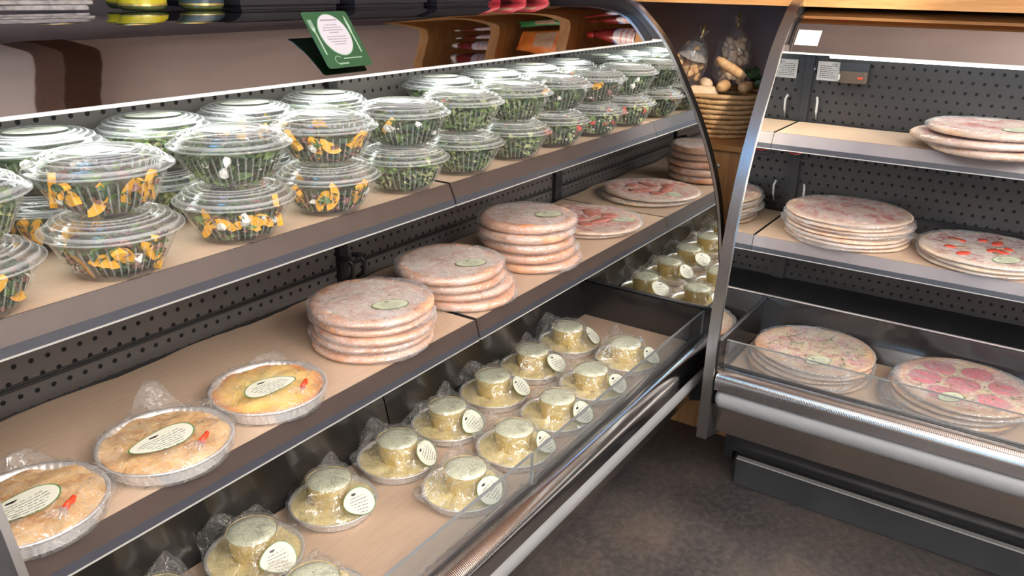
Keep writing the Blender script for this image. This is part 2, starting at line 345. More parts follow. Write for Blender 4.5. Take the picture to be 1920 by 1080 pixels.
M['bean'] = mottled('brown_red_beans', [(0.11, 0.04, 0.03), (0.27, 0.13, 0.10)], 80, 0.4)
M['mash'] = mottled('yellow_filling', [(0.66, 0.54, 0.22), (0.78, 0.66, 0.33), (0.56, 0.48, 0.20)], 70, 0.35)
M['pot'] = mottled('golden_dip', [(0.74, 0.56, 0.19), (0.84, 0.68, 0.30)], 60, 0.35)
M['green_top'] = mottled('pale_green_herb_top', [(0.56, 0.66, 0.42), (0.84, 0.85, 0.62), (0.90, 0.90, 0.74)], 240, 0.5)
M['pie_a'] = mottled('golden_crumble', [(0.52, 0.25, 0.09), (0.70, 0.45, 0.20), (0.78, 0.60, 0.36)], 42, 0.5, 0.6)
def m_custard():
    a = N('custard_top'); v = a.coord(); x, y, z = a.xyz(v); r = a.math('DIVIDE', a.math('SQRT', a.math('ADD', a.math('MULTIPLY', x, x), a.math('MULTIPLY', y, y))), .0965)
    nz = a.noise(v, 22, 4, 0.6); c = a.ramp(a.math('ADD', r, a.math('MULTIPLY', a.math('SUBTRACT', nz, 0.5), 0.5)), [(0.35, (0.90, 0.70, 0.26)), (0.75, (0.88, 0.56, 0.16)), (0.95, (0.60, 0.25, 0.08))])
    return a.done(a.bsdf(c, 0.35, 0, 0.4, a.bump(nz, 0.2, 0.003)))
M['pie_b'] = m_custard()
M['red'] = plain('red_tie_tape', (0.80, 0.06, 0.02), 0.4)
M['white'] = plain('white_plastic', (0.78, 0.78, 0.77), 0.4)
M['plate_white'] = plain('white_print', (0.46, 0.44, 0.47), 0.5)
M['green_card'] = plain('green_card', (0.012, 0.055, 0.020), 0.3, var=0.15, vs=12)
M['card_ink'] = plain('grey_print', (0.20, 0.18, 0.20), 0.5)
M['pale_green_ink'] = plain('pale_green_print', (0.26, 0.36, 0.27), 0.5)
M['sticker_w'] = mottled('pinkish_blank_sticker', [(0.72, 0.62, 0.62), (0.80, 0.78, 0.80)], 30, 0.35, 0.0)
M['grey_plate'] = plain('light_grey_nameplate', (0.55, 0.55, 0.55), 0.4)
M['ink'] = plain('black_print', (0.02, 0.02, 0.02), 0.5)
M['display'] = plain('brown_thermometer', (0.10, 0.075, 0.06), 0.2)
M['cable_w'] = plain('white_cable', (0.62, 0.62, 0.60), 0.4)
M['cable_r'] = plain('red_cable', (0.55, 0.05, 0.04), 0.4)
M['wicker'] = mottled('split_cane', [(0.36, 0.20, 0.08), (0.60, 0.40, 0.20)], 50, 0.5)
M['biscuit'] = mottled('baked_biscuit', [(0.50, 0.27, 0.11), (0.72, 0.47, 0.25)], 60, 0.6)
M['biscuit_p'] = mottled('pale_biscuit', [(0.60, 0.42, 0.26), (0.78, 0.62, 0.44)], 60, 0.6)
M['jar_y'] = mottled('yellow_jar_label', [(0.34, 0.30, 0.012), (0.42, 0.36, 0.02)], 20, 0.3, 0.0)
M['jar_p'] = plain('purple_jar_label', (0.05, 0.015, 0.10), 0.3)
M['jar_b'] = plain('blue_grey_label', (0.018, 0.036, 0.046), 0.3)
M['jar_glass'] = plain('dark_green_glass', (0.05, 0.07, 0.02), 0.08, spec=0.7)
M['gold_lid'] = plain('gold_lid', (0.50, 0.38, 0.14), 0.3, 0.8)
M['paper_w'] = mottled('printed_pale_paper', [(0.14, 0.13, 0.13), (0.36, 0.33, 0.31)], 60, 0.7, 0.1)
M['crate'] = plain('black_plastic_crate', (0.010, 0.010, 0.014), 0.55, spec=0.25)
M['sauce'] = mottled('red_sauce_bottle', [(0.15, 0.012, 0.014), (0.19, 0.02, 0.02)], 10, 0.18, 0.0)
M['cap_red'] = plain('red_cap', (0.32, 0.018, 0.015), 0.3)
M['cap_white'] = plain('white_cap', (0.72, 0.72, 0.70), 0.35)
M['sauce_lab'] = m_label('blue_white_red_label', (0.62, 0.60, 0.62), (0.08, 0.15, 0.42), 5, (0.55, 0.05, 0.04), 0.82, False, 0.9)
M['bag_orange'] = mottled('orange_snack_bag', [(0.75, 0.16, 0.02), (0.82, 0.30, 0.06)], 12, 0.25, 0.1)
M['bag_green'] = mottled('green_snack_bag', [(0.03, 0.20, 0.05), (0.08, 0.34, 0.12)], 12, 0.25, 0.1)
M['bag_tan'] = mottled('tan_window_print', [(0.45, 0.24, 0.12), (0.62, 0.44, 0.28)], 30, 0.3, 0.1)
M['bag_red'] = mottled('red_snack_bag', [(0.50, 0.03, 0.05), (0.62, 0.10, 0.12)], 14, 0.25, 0.1)
M['tube'] = emit('fluorescent_tube', (0.95, 1.0, 0.96), 5.0)
M['panel_lamp'] = emit('ceiling_panel_diffuser', (1.0, 0.95, 0.88), 3.0)
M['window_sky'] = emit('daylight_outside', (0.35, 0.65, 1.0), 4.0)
M['fill_glow'] = emit('added_fill_glow', (1.0, 0.97, 0.94), 9.0)  # glow of the unseen window added as fill
M['screen'] = emit('blue_screen', (0.12, 0.48, 1.0), 14.0)
# ------------------------------------------------------------------ room shell
WX, WY = 3.0, 1.80          # right-hand wall plane, back wall plane
def slab(name, x0, x1, y0, y1, z0, z1, mat):
    g = G(); g.box(x0, x1, y0, y1, z0, z1); return struct(ob(name, g.mesh(name, mat)))
slab('floor', -3.2, WX+0.2, -4.2, WY+0.2, -0.1, 0.0, M['floor'])
slab('ceiling', -3.2, WX+0.2, -4.2, WY+0.2, CEIL, CEIL+0.1, M['ceiling'])
slab('wall_back', -3.2, WX+0.2, WY, WY+0.1, 0, CEIL, M['wall_dark'])
slab('wall_right', WX, WX+0.1, -4.2, WY, 0, CEIL, M['wall_lightened'])
slab('wall_front', -3.2, WX+0.2, -4.3, -4.2, 0, CEIL, M['wall'])
slab('wall_left', -3.3, -3.2, -4.2, WY, 0, CEIL, M['wall'])
slab('trim_1', 1.165, 1.27, -4.2, WY, CEIL-0.16, CEIL, M['dark_wood'])
# shop-front window in the wall behind the camera
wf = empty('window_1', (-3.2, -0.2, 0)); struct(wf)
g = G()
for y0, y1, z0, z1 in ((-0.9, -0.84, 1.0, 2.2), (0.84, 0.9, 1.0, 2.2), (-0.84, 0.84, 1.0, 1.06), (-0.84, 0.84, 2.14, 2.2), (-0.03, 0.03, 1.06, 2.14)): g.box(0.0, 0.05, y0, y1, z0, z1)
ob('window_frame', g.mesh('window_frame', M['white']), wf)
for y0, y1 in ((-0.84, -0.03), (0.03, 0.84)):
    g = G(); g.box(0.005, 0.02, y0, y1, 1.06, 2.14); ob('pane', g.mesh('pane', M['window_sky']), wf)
wf = empty('window_fill', (-0.9, -4.2, 0)); struct(wf)  # unseen window added as frontal fill for the left fridge
g = G()
for x0, x1, z0, z1 in ((-1.6, -1.54, .7, 2.3), (1.54, 1.6, .7, 2.3), (-1.54, 1.54, .7, .76), (-1.54, 1.54, 2.24, 2.3), (-.54, -.48, .76, 2.24), (.48, .54, .76, 2.24)): g.box(x0, x1, 0.0, 0.05, z0, z1)
ob('window_frame', g.mesh('window_frame', M['white']), wf)
for x0, x1 in ((-1.54, -.54), (-.48, .48), (.54, 1.54)):
    g = G(); g.box(x0, x1, 0.005, 0.02, .76, 2.24); ob('pane', g.mesh('pane', M['fill_glow']), wf)
for i, (x, y, p) in enumerate(LAMPS):
    t = tag(empty('panel_lamp', (x, y, LAMPZ)), ['square hanging panel lamp nearest the shop window', 'square hanging panel lamp over the middle of the aisle', 'square hanging panel lamp in front of the right fridge', 'square hanging panel lamp left of the camera'][i], 'lamp', 'hanging panel lamps')
    g = G()
    for a in ((-0.31, 0.31, -0.31, -0.28), (-0.31, 0.31, 0.28, 0.31), (-0.31, -0.28, -0.28, 0.28), (0.28, 0.31, -0.28, 0.28)): g.box(*a, -0.05, 0)
    ob('frame', g.mesh('frame', M['white']), t)
    g = G(); g.box(-0.28, 0.28, -0.28, 0.28, -0.04, -0.001); ob('diffuser', g.mesh('diffuser', M['panel_lamp']), t)
    
    for q in (-.2, .2): g = G(); g.tube([(q, 0, -.002), (q, 0, CEIL-LAMPZ)], .003, 6); ob('hanger_wire', g.mesh('hanger_wire', M['kick']), t)
t = tag(empty('track_spot', (1.05, -0.35, CEIL)), 'small ceiling spot lamp aimed at the basket', 'lamp')
g = G(); g.lathe([(0, 0), (.05, 0), (.05, -.02), (.012, -.022), (.012, -.06), (.035, -.065), (.035, -.10)], 20); ob('lamp_body', g.mesh('lamp_body', M['black'], smooth=True), t)
t = tag(empty('menu_screen', (0.15, 1.10, 2.50), 0), 'blue-lit screen hanging above the left end of the salad fridge', 'screen')
t.rotation_euler = (0, -0.55, 0)
g = G(); g.box(-.20, .20, -.24, .24, .004, .04); ob('screen_case', g.mesh('screen_case', M['black']), t)
g = G(); g.box(-.18, .18, -.22, .22, -.002, .004); ob('screen_face', g.mesh('screen_face', M['screen']), t)
g = G(); g.box(-.02, .02, -.02, .02, .04, .25); ob('hanger', g.mesh('hanger', M['black']), t)
# ------------------------------------------------------------------ refrigerated display cabinets
def smooth_curve(pts, n=24):
    # Catmull-Rom through (u,z) points
    P = [Vector((p[0], p[1], 0)) for p in pts]; P = [2*P[0]-P[1]] + P + [2*P[-1]-P[-2]]; out = []
    segs = len(P)-3; per = max(2, n//segs)
    for i in range(segs):
        for k in range(per):
            t = k/per; p0, p1, p2, p3 = P[i:i+4]
            q = 0.5*((2*p1)+(p2-p0)*t+(2*p0-5*p1+4*p2-p3)*t*t+(3*p1-p0-3*p2+p3)*t**3); out.append((q.x, q.y))
    out.append((P[-2].x, P[-2].y)); return out
CAN = smooth_curve([(.245, 1.376), (.267, 1.404), (.290, 1.431), (.316, 1.456), (.350, 1.474), (.40, 1.484), (.50, 1.487), (.60, 1.487)], 56)
EDGE = smooth_curve([(-.058, .285), (-.055, .41), (-.052, .60), (-.036, .76), (.0, .965), (.062, 1.138), (.144, 1.292), (.199, 1.381), (.267, 1.453), (.330, 1.50), (.42, 1.520), (.60, 1.524)], 66)
def can_at(s_):                # point and inward tangent on the canopy front at arc length s_ from its bottom edge
    acc = 0
    for (u0, z0), (u1, z1) in zip(CAN, CAN[1:]):
        d = math.hypot(u1-u0, z1-z0)
        if acc+d >= s_:
            t = (s_-acc)/d; return u0+(u1-u0)*t, z0+(z1-z0)*t, (u1-u0)/d, (z1-z0)/d
        acc += d
    return *CAN[-1], 1, 0
SH_UP, SH_MID, BINZ = 1.155, 0.866, 0.478
def cabinet(label, root, a0, a1, back, rail, joints, divider_end, cz):
    R = tag(root, label, 'display fridge', 'display fridges')
    def part(name, g, mat, parent=R, **kw): return ob(name, g.mesh(name, mat, **kw), parent)
    # body: plinth, back box, kick plate
    g = G(); g.box(a0, a1, back+0.012, back+0.10, 0.10, 1.384); part('back_box', g, M['black'])
    g = G(); g.box(a0+0.02, a1-0.02, 0.205, back+0.10, 0.0, 0.10); g.box(a0, a1, 0.23, back, 0.1, 0.29); part('plinth', g, M['black'])
    kp = g = G(); g.box(a0+0.03, a1-0.03, 0.19, 0.203, 0.004, 0.100); k = part('kick_plate', g, M['kick'])
    g = G(); g.box(a0+0.03, a1-0.03, 0.186, 0.204, 0.100, 0.104); part('kick_edge', g, M['bright'], k)
    # lower panel, bumper, ribbed rail
    g = G(); g.prism([(-.030, .395), (.010, .285), (.04, .285), (.04, .395)][::-1], a0, a1); part('lower_panel', g, M['lower'])
    g = G(); g.prism([(.01, .285), (.25, .285), (.25, .30), (.01, .30)], a0, a1); part('underside', g, M['black'])
    prof = [(-.022+.031*math.cos(t), .418+.031*math.sin(t)) for t in [PI*0.5+PI*i/14 for i in range(15)]]
    g = G(); g.prism((prof + [(.02, .387), (.02, .449)])[::-1], a0+0.022, a1-0.022); b = part('bumper', g, M['bumper'], angle=40)
    for e, sg in ((a0+0.022, -1), (a1-0.022, 1)):
        g = G(); n = 14; rings = []
        for j in range(6):
            ph = PI/2*j/5
            rings.append([(e+sg*0.018*math.sin(ph), -.022+.031*math.cos(ph)*math.cos(t)*1.0, .418+.031*math.cos(ph)*math.sin(t)) for t in [2*PI*i/n for i in range(n)]])
        V = [v for r_ in rings for v in r_]
        F = [(j*n+i, j*n+(i+1) % n, (j+1)*n+(i+1) % n, (j+1)*n+i) for j in range(5) for i in range(n)]
        if sg < 0: F = [f[::-1] for f in F]
        g.add(V, F); part('bumper_cap', g, M['bumper'], b, smooth=True)
    prof = smooth_curve([(.004, .5075), (-.022, .5065), (-.044, .488), (-.050, .450)], 21)
    g = G(); g.prism((prof + [(.02, .449), (.02, .5045)])[::-1], a0+0.004, a1-0.004); part('ribbed_rail', g, M['ribbed'], angle=40)
    g = G(); g.box(a0, a1, -.004, .012, .5070, .5105); part('glass_channel', g, M['black'])
    # bin
    bb = back-0.12
    g = G(); g.box(a0, a1, .012, bb+0.02, BINZ-0.012, BINZ); bf = part('bin_floor', g, M['strip'])
    xs = [a0] + joints + [a1]
    g = G(); 
    n = 60; V = []
    for i in range(n*2+1):
        x = a0+0.004+(a1-a0-0.008)*i/(n*2); V.append((x, .040+(0.006 if i % 2 else 0.0), BINZ+0.0012))
    for i in range(n*2+1): V.append((a0+0.004+(a1-a0-0.008)*i/(n*2), bb-0.012, BINZ+0.0012))
    g.add(V, [(i, i+1, n*2+2+i, n*2+1+i) for i in range(n*2)]); part('bin_paper', g, M['kraft'])
    for x0, x1 in zip(xs, xs[1:]):
        g = G(); w = x1-x0
        nseg = 10; V = []; F = []                       # pressed lining with a shallow dished relief
        zs = [BINZ, BINZ+.02, BINZ+.045, BINZ+.075, BINZ+.10, .611]
        for j, z in enumerate(zs):
            for i in range(nseg+1):
                fx = i/nseg; q = max(0, 1-((fx-.5)/.42)**2)*max(0, 1-((z-(BINZ+.065))/.05)**2)
                V.append((x0+.002+(w-.004)*fx, bb-.025+.03*(z-BINZ)/.13+.014*q, z))
        for j in range(len(zs)-1):
            for i in range(nseg): F.append((j*(nseg+1)+i, j*(nseg+1)+i+1, (j+1)*(nseg+1)+i+1, (j+1)*(nseg+1)+i))
        g.add(V, F); bl = part('bin_back_panel', g, M['black_gloss'], smooth=True)
        g = G(); g.prism([(bb+.004, .6105), (back, .640), (back, .632), (bb+.004, .6035)][::-1], x0+.001, x1-.001); part('bin_ledge', g, M['black'])
        g = G(); g.box(x0+.001, x1-.001, bb+.001, bb+.007, .6085, .6125); part('ledge_edge', g, M['bright'], bl)
        # front glass pane
        g = G(); g.box(x0+.010, x1-.004, 0.0, .006, .5105, .590); gp = part('front_glass', g, M['glass'])
        g = G(); g.box(x0+.010, x1-.004, -.0003, .0063, .5895, .5915); g.box(x1-.0045, x1-.0025, -.0003, .0063, .503, .5915); part('glass_edge', g, M['glass_edge'], gp)
    for j in joints:
        g = G(); g.box(j-.005, j+.009, -.003, .009, .502, .535); part('glass_clip', g, M['glass'])
    # perforated back panels and uprights
    for x0, x1 in zip(xs, xs[1:]):
        for z0, z1 in ((.640, .905), (.907, 1.150), (1.152, 1.384)):
            g = G(); g.box(x0+.014, x1-.014, back, back+.010, z0, z1); part('back_panel', g, M['perf_lit'] if divider_end else M['perf'])
            g = G(); g.box(x0+.014, x1-.014, back-.004, back, z1-.008, z1-.001); part('panel_seam', g, M['black'])
    for j in [a0+.010] + joints + [a1-.010]:
        up_ = G(); up_.box(j-.013, j+.013, back-.014, back+.010, .640, 1.384); u_ = part('upright_post', up_, M['black'])
        g = G()
        for q in range(22): g.box(j-.003, j+.003, back-.0146, back-.0138, .67+q*.032, .69+q*.032)
        stuff(part('slots', g, M['ink'], u_))
    # shelves
    for zt, uf, ub, tilt in ((SH_UP, .226, .212, 0), (SH_MID, .158, .150, 0)):
        for x0, x1 in zip(xs, xs[1:]):
            g = G(); g.box(x0+.004, x1-.004, uf+.006, back-.016, zt-.020, zt-.001); sh = part('shelf', g, M['black'])
            g = G(); g.prism([(uf, zt), (ub, zt-.030), (ub+.006, zt-.030), (uf+.006, zt)], x0+.003, x1-.003); part('price_rail', g, rail, sh)
            g = G(); g.prism([(ub, zt-.030), (ub-.003, zt-.043), (ub+.006, zt-.043), (ub+.006, zt-.030)], x0+.003, x1-.003); part('rail_groove', g, M['rail_dark'], sh)
            g = G(); g.box(x0+.003, x1-.003, ub-.004, ub+.006, zt-.0455, zt-.043); part('rail_edge', g, M['bright'], sh)
            # paper liner, slightly wavy along its back edge
            n = 40; V = []
            rr = random.Random(int(x0*100)+int(zt*10))
            for i in range(n+1): V.append((x0+.006+(x1-x0-.012)*i/n, uf+.001, zt+.0004))
            for i in range(n+1): V.append((x0+.006+(x1-x0-.012)*i/n, back-.030+.006*math.sin(i*.5+x0*9)+rr.uniform(-.002, .002), zt+.0006))
            g = G(); g.add(V, [(i, i+1, n+2+i, n+1+i) for i in range(n)]); part('paper_liner', g, M['kraft'], sh)
            for xb in (x0+.024, x1-.024):
                g = G(); g.prism([(back-.02, zt-.065), (back-.02, zt-.021), (uf+.05, zt-.021), (uf+.05, zt-.028)], xb-.003, xb+.003); part('bracket', g, M['black'], sh)
    # canopy with its lamp
    k_ = (1.487-cz)/(1.487-1.376); can = [(u, 1.487-(1.487-z)*k_) for u, z in CAN]
    poly = can + [(.60, cz+.011), (.258, cz+.011), (.252, cz-.003)]
    g = G(); g.prism(poly[::-1], a0+.002, a1-.002); c = part('canopy', g, M['canopy'], angle=35)
    g = G(); g.box(a0+.002, a1-.002, .2410, .2500, cz-.0048, cz-.0003); part('canopy_trim', g, M['trim_white'], c)
    g = G(); g.box(a0+.06, a1-.06, .385, .445, cz-.001, cz+.0105); lh = part('lamp_housing', g, M['white'], c)
    g = G(); g.tube([(a0+.08, .415, cz-.013), (a1-.08, .415, cz-.013)], .011, 12); part('lamp_tube', g, M['tube'], c, smooth=True)
    # end panels
    body = EDGE + [(.60, .06), (.24, .06), (.24, .20)]
    for s_, inner in ((-1, a0), (1, a1)):
        x0, x1 = (inner-.030, inner) if s_ < 0 else (inner, inner+.030)
        thin = s_ < 0 and divider_end
        inset = [(u+(.001 if thin else .006), z) for u, z in EDGE]
        g = G(); g.prism((inset + [(.60, .06), (.24, .06), (.24, .20)])[::-1], x0+.001, x1-.001); e = part('end_panel', g, M['black'], angle=30)
        if thin: x0 = inner-.009
        V = []; F = []
        for i, (u, z) in enumerate(EDGE):
            p, q = EDGE[max(i-1, 0)], EDGE[min(i+1, len(EDGE)-1)]; tu, tz = q[0]-p[0], q[1]-p[1]; L = math.hypot(tu, tz)
            nu, nz = tz/L*.008, -tu/L*.008
            V += [(x0, u, z), (x1, u, z), (x1, u+nu, z+nz), (x0, u+nu, z+nz)]
        for i in range(len(EDGE)-1):
            for k in range(4): F.append((i*4+k, (i+1)*4+k, (i+1)*4+(k+1) % 4, i*4+(k+1) % 4))
        F += [(0, 1, 2, 3), tuple((len(EDGE)-1)*4+k for k in (3, 2, 1, 0))]
        g = G(); g.add(V, F); part('edge_strip', g, M['strip'], e, angle=40)
        xm = inner + (.0022 if s_ < 0 else -.0022)
        mz = .600
        mp = [(u+.010, z) for u, z in EDGE if mz < z < 1.40] ; mp = [(mp[0][0]-.001, mz)] + mp + [(back+.005, 1.384), (back+.005, mz)]
        g = G(); g.prism(mp[::-1], min(inner, xm), max(inner, xm)); part('mirror', g, M['mirror'], e)
        lp = [(-.04, .503), (-.04, mz), (back-.01, mz), (back-.01, BINZ)]
        xm = inner + (.004 if s_ < 0 else -.004)
        g = G(); g.prism(lp, min(inner, xm), max(inner, xm)); part('lower_lining', g, M['black_gloss'], e)
        g = G(); g.tube([(xm, -.035, mz), (xm, back-.02, mz+.002)], .0045, 8); part('mirror_seal', g, M['kick'], e, smooth=True)
    if divider_end:
        g = G(); g.box(a1-.016, a1-.008, .008, bb-.004, BINZ, .597); part('bin_divider', g, M['black_gloss'])
    return R
LY = 0.785; RX = 2.097
LF = cabinet('long black display fridge holding salad bowls, pies and small foil trays', empty('display_fridge', (0, LY, 0)), .28, 2.272, .56, M['rail'], [1.276], True, 1.390)
RF = cabinet('black display fridge at right holding large wrapped pizzas', empty('display_fridge', (RX, 0, 0), -PI/2), -.66, 1.34, .49, M['rail_r'], [.34], False, 1.376)
# fridge canopy lamps (the tubes above)
for loc, rz, L, pw in (((1.276, LY+.415, 1.355), 0, 1.8, 3.0), ((RX+.395, -.34, 1.345), PI/2, 1.8, 1.6)):
    l = area('canopy_lamp_light', loc, (L, .05), pw, (0.93, 1.0, 0.96)); l.rotation_euler = (0, 0, rz)
# nameplate, thermometer and cables of the right fridge
bk = .49
t = ob('nameplate', (lambda g: (g.box(-.628, -.536, bk-.003, bk-.0005, 1.281, 1.336), g.mesh('nameplate', M['grey_plate']))[1])(G()), RF)
g = G(); rr = random.Random(4)
for i in range(7):
    x = -.620
    while x < -.590+rr.uniform(0, .02):
        w = rr.uniform(.004, .010); g.box(x, x+w, bk-.0036, bk-.003, 1.289+i*.0055, 1.2905+i*.0055); x += w+.002
ob('plate_print', g.mesh('plate_print', M['ink']), t)
def text_mesh(name, s_, size, mat):
    c = bpy.data.curves.new(name, 'FONT'); c.body = s_; c.size = size; c.extrude = .0002; c.align_x = 'CENTER'; c.resolution_u = 2
    o = bpy.data.objects.new(name, c); COL.objects.link(o)
    me = bpy.data.meshes.new_from_object(o.evaluated_get(bpy.context.evaluated_depsgraph_get()))
    bpy.data.objects.remove(o); me.name = name; me.materials.clear(); me.materials.append(mat); return me
ob('mark', text_mesh('mark', 'CE', .012, M['ink']), t, (-.580, bk-.0034, 1.323), (PI/2, 0, 0))
g = G(); g.box(-.562, -.480, bk-.016, bk-.0005, 1.312, 1.338); th = ob('thermometer_hood', g.mesh('thermometer_hood', M['rail_dark']), RF)
V, F = rbox(.080, .022, .034, .008); g = G(); g.add(V, F); th = ob('thermometer', g.mesh('thermometer', M['display']), RF, (-.520, bk-.013, 1.280))
g = G(); g.box(.014, .028, -.0125, -.0112, .014, .019); ob('red_needle', g.mesh('red_needle', M['red']), th)
g = G(); g.box(-.041, -.036, -.0125, -.0105, .008, .024); ob('glint_edge', g.mesh('glint_edge', M['bright']), th)
g = G(); g.lathe([(0, .003), (.004, .003), (.005, 0)], 10); o = ob('screw', g.mesh('screw', M['bright'], smooth=True), RF, (-.640, bk-.0005, 1.312), (PI/2, 0, 0))
for z0 in (1.225, .955, .775):
    pts = [(-.615, bk-.004, z0), (-.613, bk-.018, z0+.006), (-.610, bk-.022, z0-.006), (-.610, bk-.020, z0-.035), (-.612, bk-.006, z0-.06)]
    g = G(); g.tube(pts, .0035, 8); ob('cable', g.mesh('cable', M['cable_w'], smooth=True), RF)
pts = [(-.645+.012*i, .30-.004*i, 1.105-.016*math.sin(PI*i/6)) for i in range(7)]
g = G(); g.tube(pts, .002, 6); ob('red_cable', g.mesh('red_cable', M['cable_r'], smooth=True), RF)
pts = [(-.655+.02*i, .33, 1.10-.035*math.sin(PI*i/6)) for i in range(7)]
g = G(); g.tube(pts, .0025, 6); ob('cable', g.mesh('cable', M['kick'], smooth=True), RF)
for x in (-.64, -.61):
    g = G(); g.tube([(x, .33, .82), (x, .345, .80), (x, .37, .775)], [.005, .006, .004], 8); ob('cable', g.mesh('cable', M['cable_w'], smooth=True), RF)
    g = G(); g.tube([(x, .372, .775), (x, .40, .745)], .010, 8); ob('cable_plug', g.mesh('cable_plug', M['black'], smooth=True), RF)
for xj in (1.262, 1.30):
    pts = [(xj, .54, .93), (xj, .515, .935), (xj, .505, .92), (xj, .51, .89), (xj, .53, .875)]
    g = G(); g.tube(pts, .006, 8); ob('cable', g.mesh('cable', M['black'], smooth=True), LF)
# stickers lying on the canopies
def on_canopy(name, x0, x1, s0, s1, mat, parent, off=.0012, n=8, straight=None):
    V = []; F = []; uv = []
    for i in range(n+1):
        t_ = i/n; u, z, tu, tz = can_at(s0+(s1-s0)*t_)
        if straight: (ua, za), (ub, zb) = straight; u, z = ua+(ub-ua)*t_, za+(zb-za)*t_ + .004*math.sin(PI*t_); tu, tz = ub-ua, zb-za; L = math.hypot(tu, tz); tu /= L; tz /= L
        nu, nz = -tz*off, tu*off
        for j in range(n+1):
            V.append((x0+(x1-x0)*j/n, u+nu, z+nz)); uv.append((j/n, t_))
    F = [(i*(n+1)+j, i*(n+1)+j+1, (i+1)*(n+1)+j+1, (i+1)*(n+1)+j) for i in range(n) for j in range(n)]
    return ob(name, mesh(name, V, F, mat, True, None, uv), parent)
tag(on_canopy('blank_sticker', -.645, -.582, .022, .072, M['sticker_w'], None), 'small blank pinkish white sticker on the right fridge canopy', 'sticker')
st = bpy.data.objects['blank_sticker']; st.location = (RX, 0, 0); st.rotation_euler = (0, 0, -PI/2)
# green dining card stuck on the left canopy: plane frame with x along, v up the card
CB, CT = (.250, 1.403), (.312, 1.491)
card = tag(empty('menu_card', (1.035, LY+CB[0]-.003, CB[1]+.0015)), 'green card with plate, fork and knife stuck on the glossy canopy', 'sign')
ang = math.atan2(CT[1]-CB[1], CT[0]-CB[0]); CL = math.hypot(CT[1]-CB[1], CT[0]-CB[0])
def flat(name, polys, mat, h0, th=.0006, parent=card):
    g = G()
    for P in polys:
        n = len(P); V = [(x, y, h0) for x, y in P] + [(x, y, h0+th) for x, y in P]
        g.add(V, [tuple(range(n-1, -1, -1)), tuple(range(n, 2*n))] + [(i, (i+1) % n, n+(i+1) % n, n+i) for i in range(n)])
    return ob(name, g.mesh(name, mat), parent, (0, 0, 0), (ang, 0, 0))
def rrect(x0, x1, y0, y1, r, k=4):
    P = []
    for cx, cy, a0 in ((x1-r, y1-r, 0), (x0+r, y1-r, PI/2), (x0+r, y0+r, PI), (x1-r, y0+r, 1.5*PI)):
        for i in range(k+1): P.append((cx+r*math.cos(a0+PI/2*i/k), cy+r*math.sin(a0+PI/2*i/k)))
    return P
def ell(cx, cy, rx, ry, n=28): return [(cx+rx*math.cos(2*PI*i/n), cy+ry*math.sin(2*PI*i/n)) for i in range(n)]
cw = .053
flat('card', [rrect(-cw, cw, 0, CL, .006)], M['green_card'], 0, .0012)
flat('plate_rim', [ell(0, CL*.58, .0345, CL*.375)], M['pale_green_ink'], .0012, .0004)
flat('plate', [ell(0, CL*.58, .033, CL*.36)], M['plate_white'], .0016, .0004)
rows = [[(-.017, .017, CL*.83, .0035)]]
rr = random.Random(9); L_ = []
for yy, hw in ((.745, .014), (.70, .021), (.655, .024), (.61, .011), (.535, .022), (.49, .022), (.445, .018), (.40, .013)):
    x = -hw
    while x < hw:
        w = rr.uniform(.002, .006); L_.append([(x, CL*yy), (min(hw, x+w), CL*yy), (min(hw, x+w), CL*yy+.0016), (x, CL*yy+.0016)]); x += w+.0012
x = -.018
while x < .018:
    w = rr.uniform(.003, .006); L_.append([(x, CL*.83), (x+w, CL*.83), (x+w, CL*.83+.0028), (x, CL*.83+.0028)]); x += w+.001
flat('printed_lines', L_, M['card_ink'], .002, .0002)
fk = [rrect(-.0435, -.0405, CL*.24, CL*.62, .0012), [(-.0465, CL*.68), (-.0425, CL*.60), (-.0395, CL*.68), (-.039, CL*.72), (-.047, CL*.72)]]
fk += [[(-.047+i*.0024, CL*.72), (-.0458+i*.0024, CL*.72), (-.0458+i*.0024, CL*.86), (-.047+i*.0024, CL*.86)] for i in range(4)]
flat('printed_fork', fk, M['pale_green_ink'], .0012, .0006)
flat('printed_knife', [rrect(.0395, .0425, CL*.24, CL*.60, .0012), [(.0385, CL*.58), (.0425, CL*.58), (.0440, CL*.72), (.0425, CL*.86), (.0405, CL*.92), (.0385, CL*.80)]], M['pale_green_ink'], .0012, .0006)
lg = []
for i in range(14):
    a = PI*(.15+1.45*i/13); b = PI*(.15+1.45*(i+1)/13); r0, r1 = .0075, .0086
    lg.append([(-.021+r0*math.cos(a), CL*.13+r0*math.sin(a)), (-.021+r0*math.cos(b), CL*.13+r0*math.sin(b)), (-.021+r1*math.cos(b), CL*.13+r1*math.sin(b)), (-.021+r1*math.cos(a), CL*.13+r1*math.sin(a))][::-1])
x = -.008
while x < .032:
    w = rr.uniform(.003, .006); lg.append([(x, CL*.145), (x+w, CL*.145), (x+w, CL*.145+.002), (x, CL*.145+.002)]); x += w+.001
x = -.024
while x < -.006:
    w = rr.uniform(.002, .004); lg.append([(x, CL*.055), (x+w, CL*.055), (x+w, CL*.055+.0028), (x, CL*.055+.0028)]); x += w+.0006
flat('printed_logo', lg, M['pale_green_ink'], .0012, .0004)
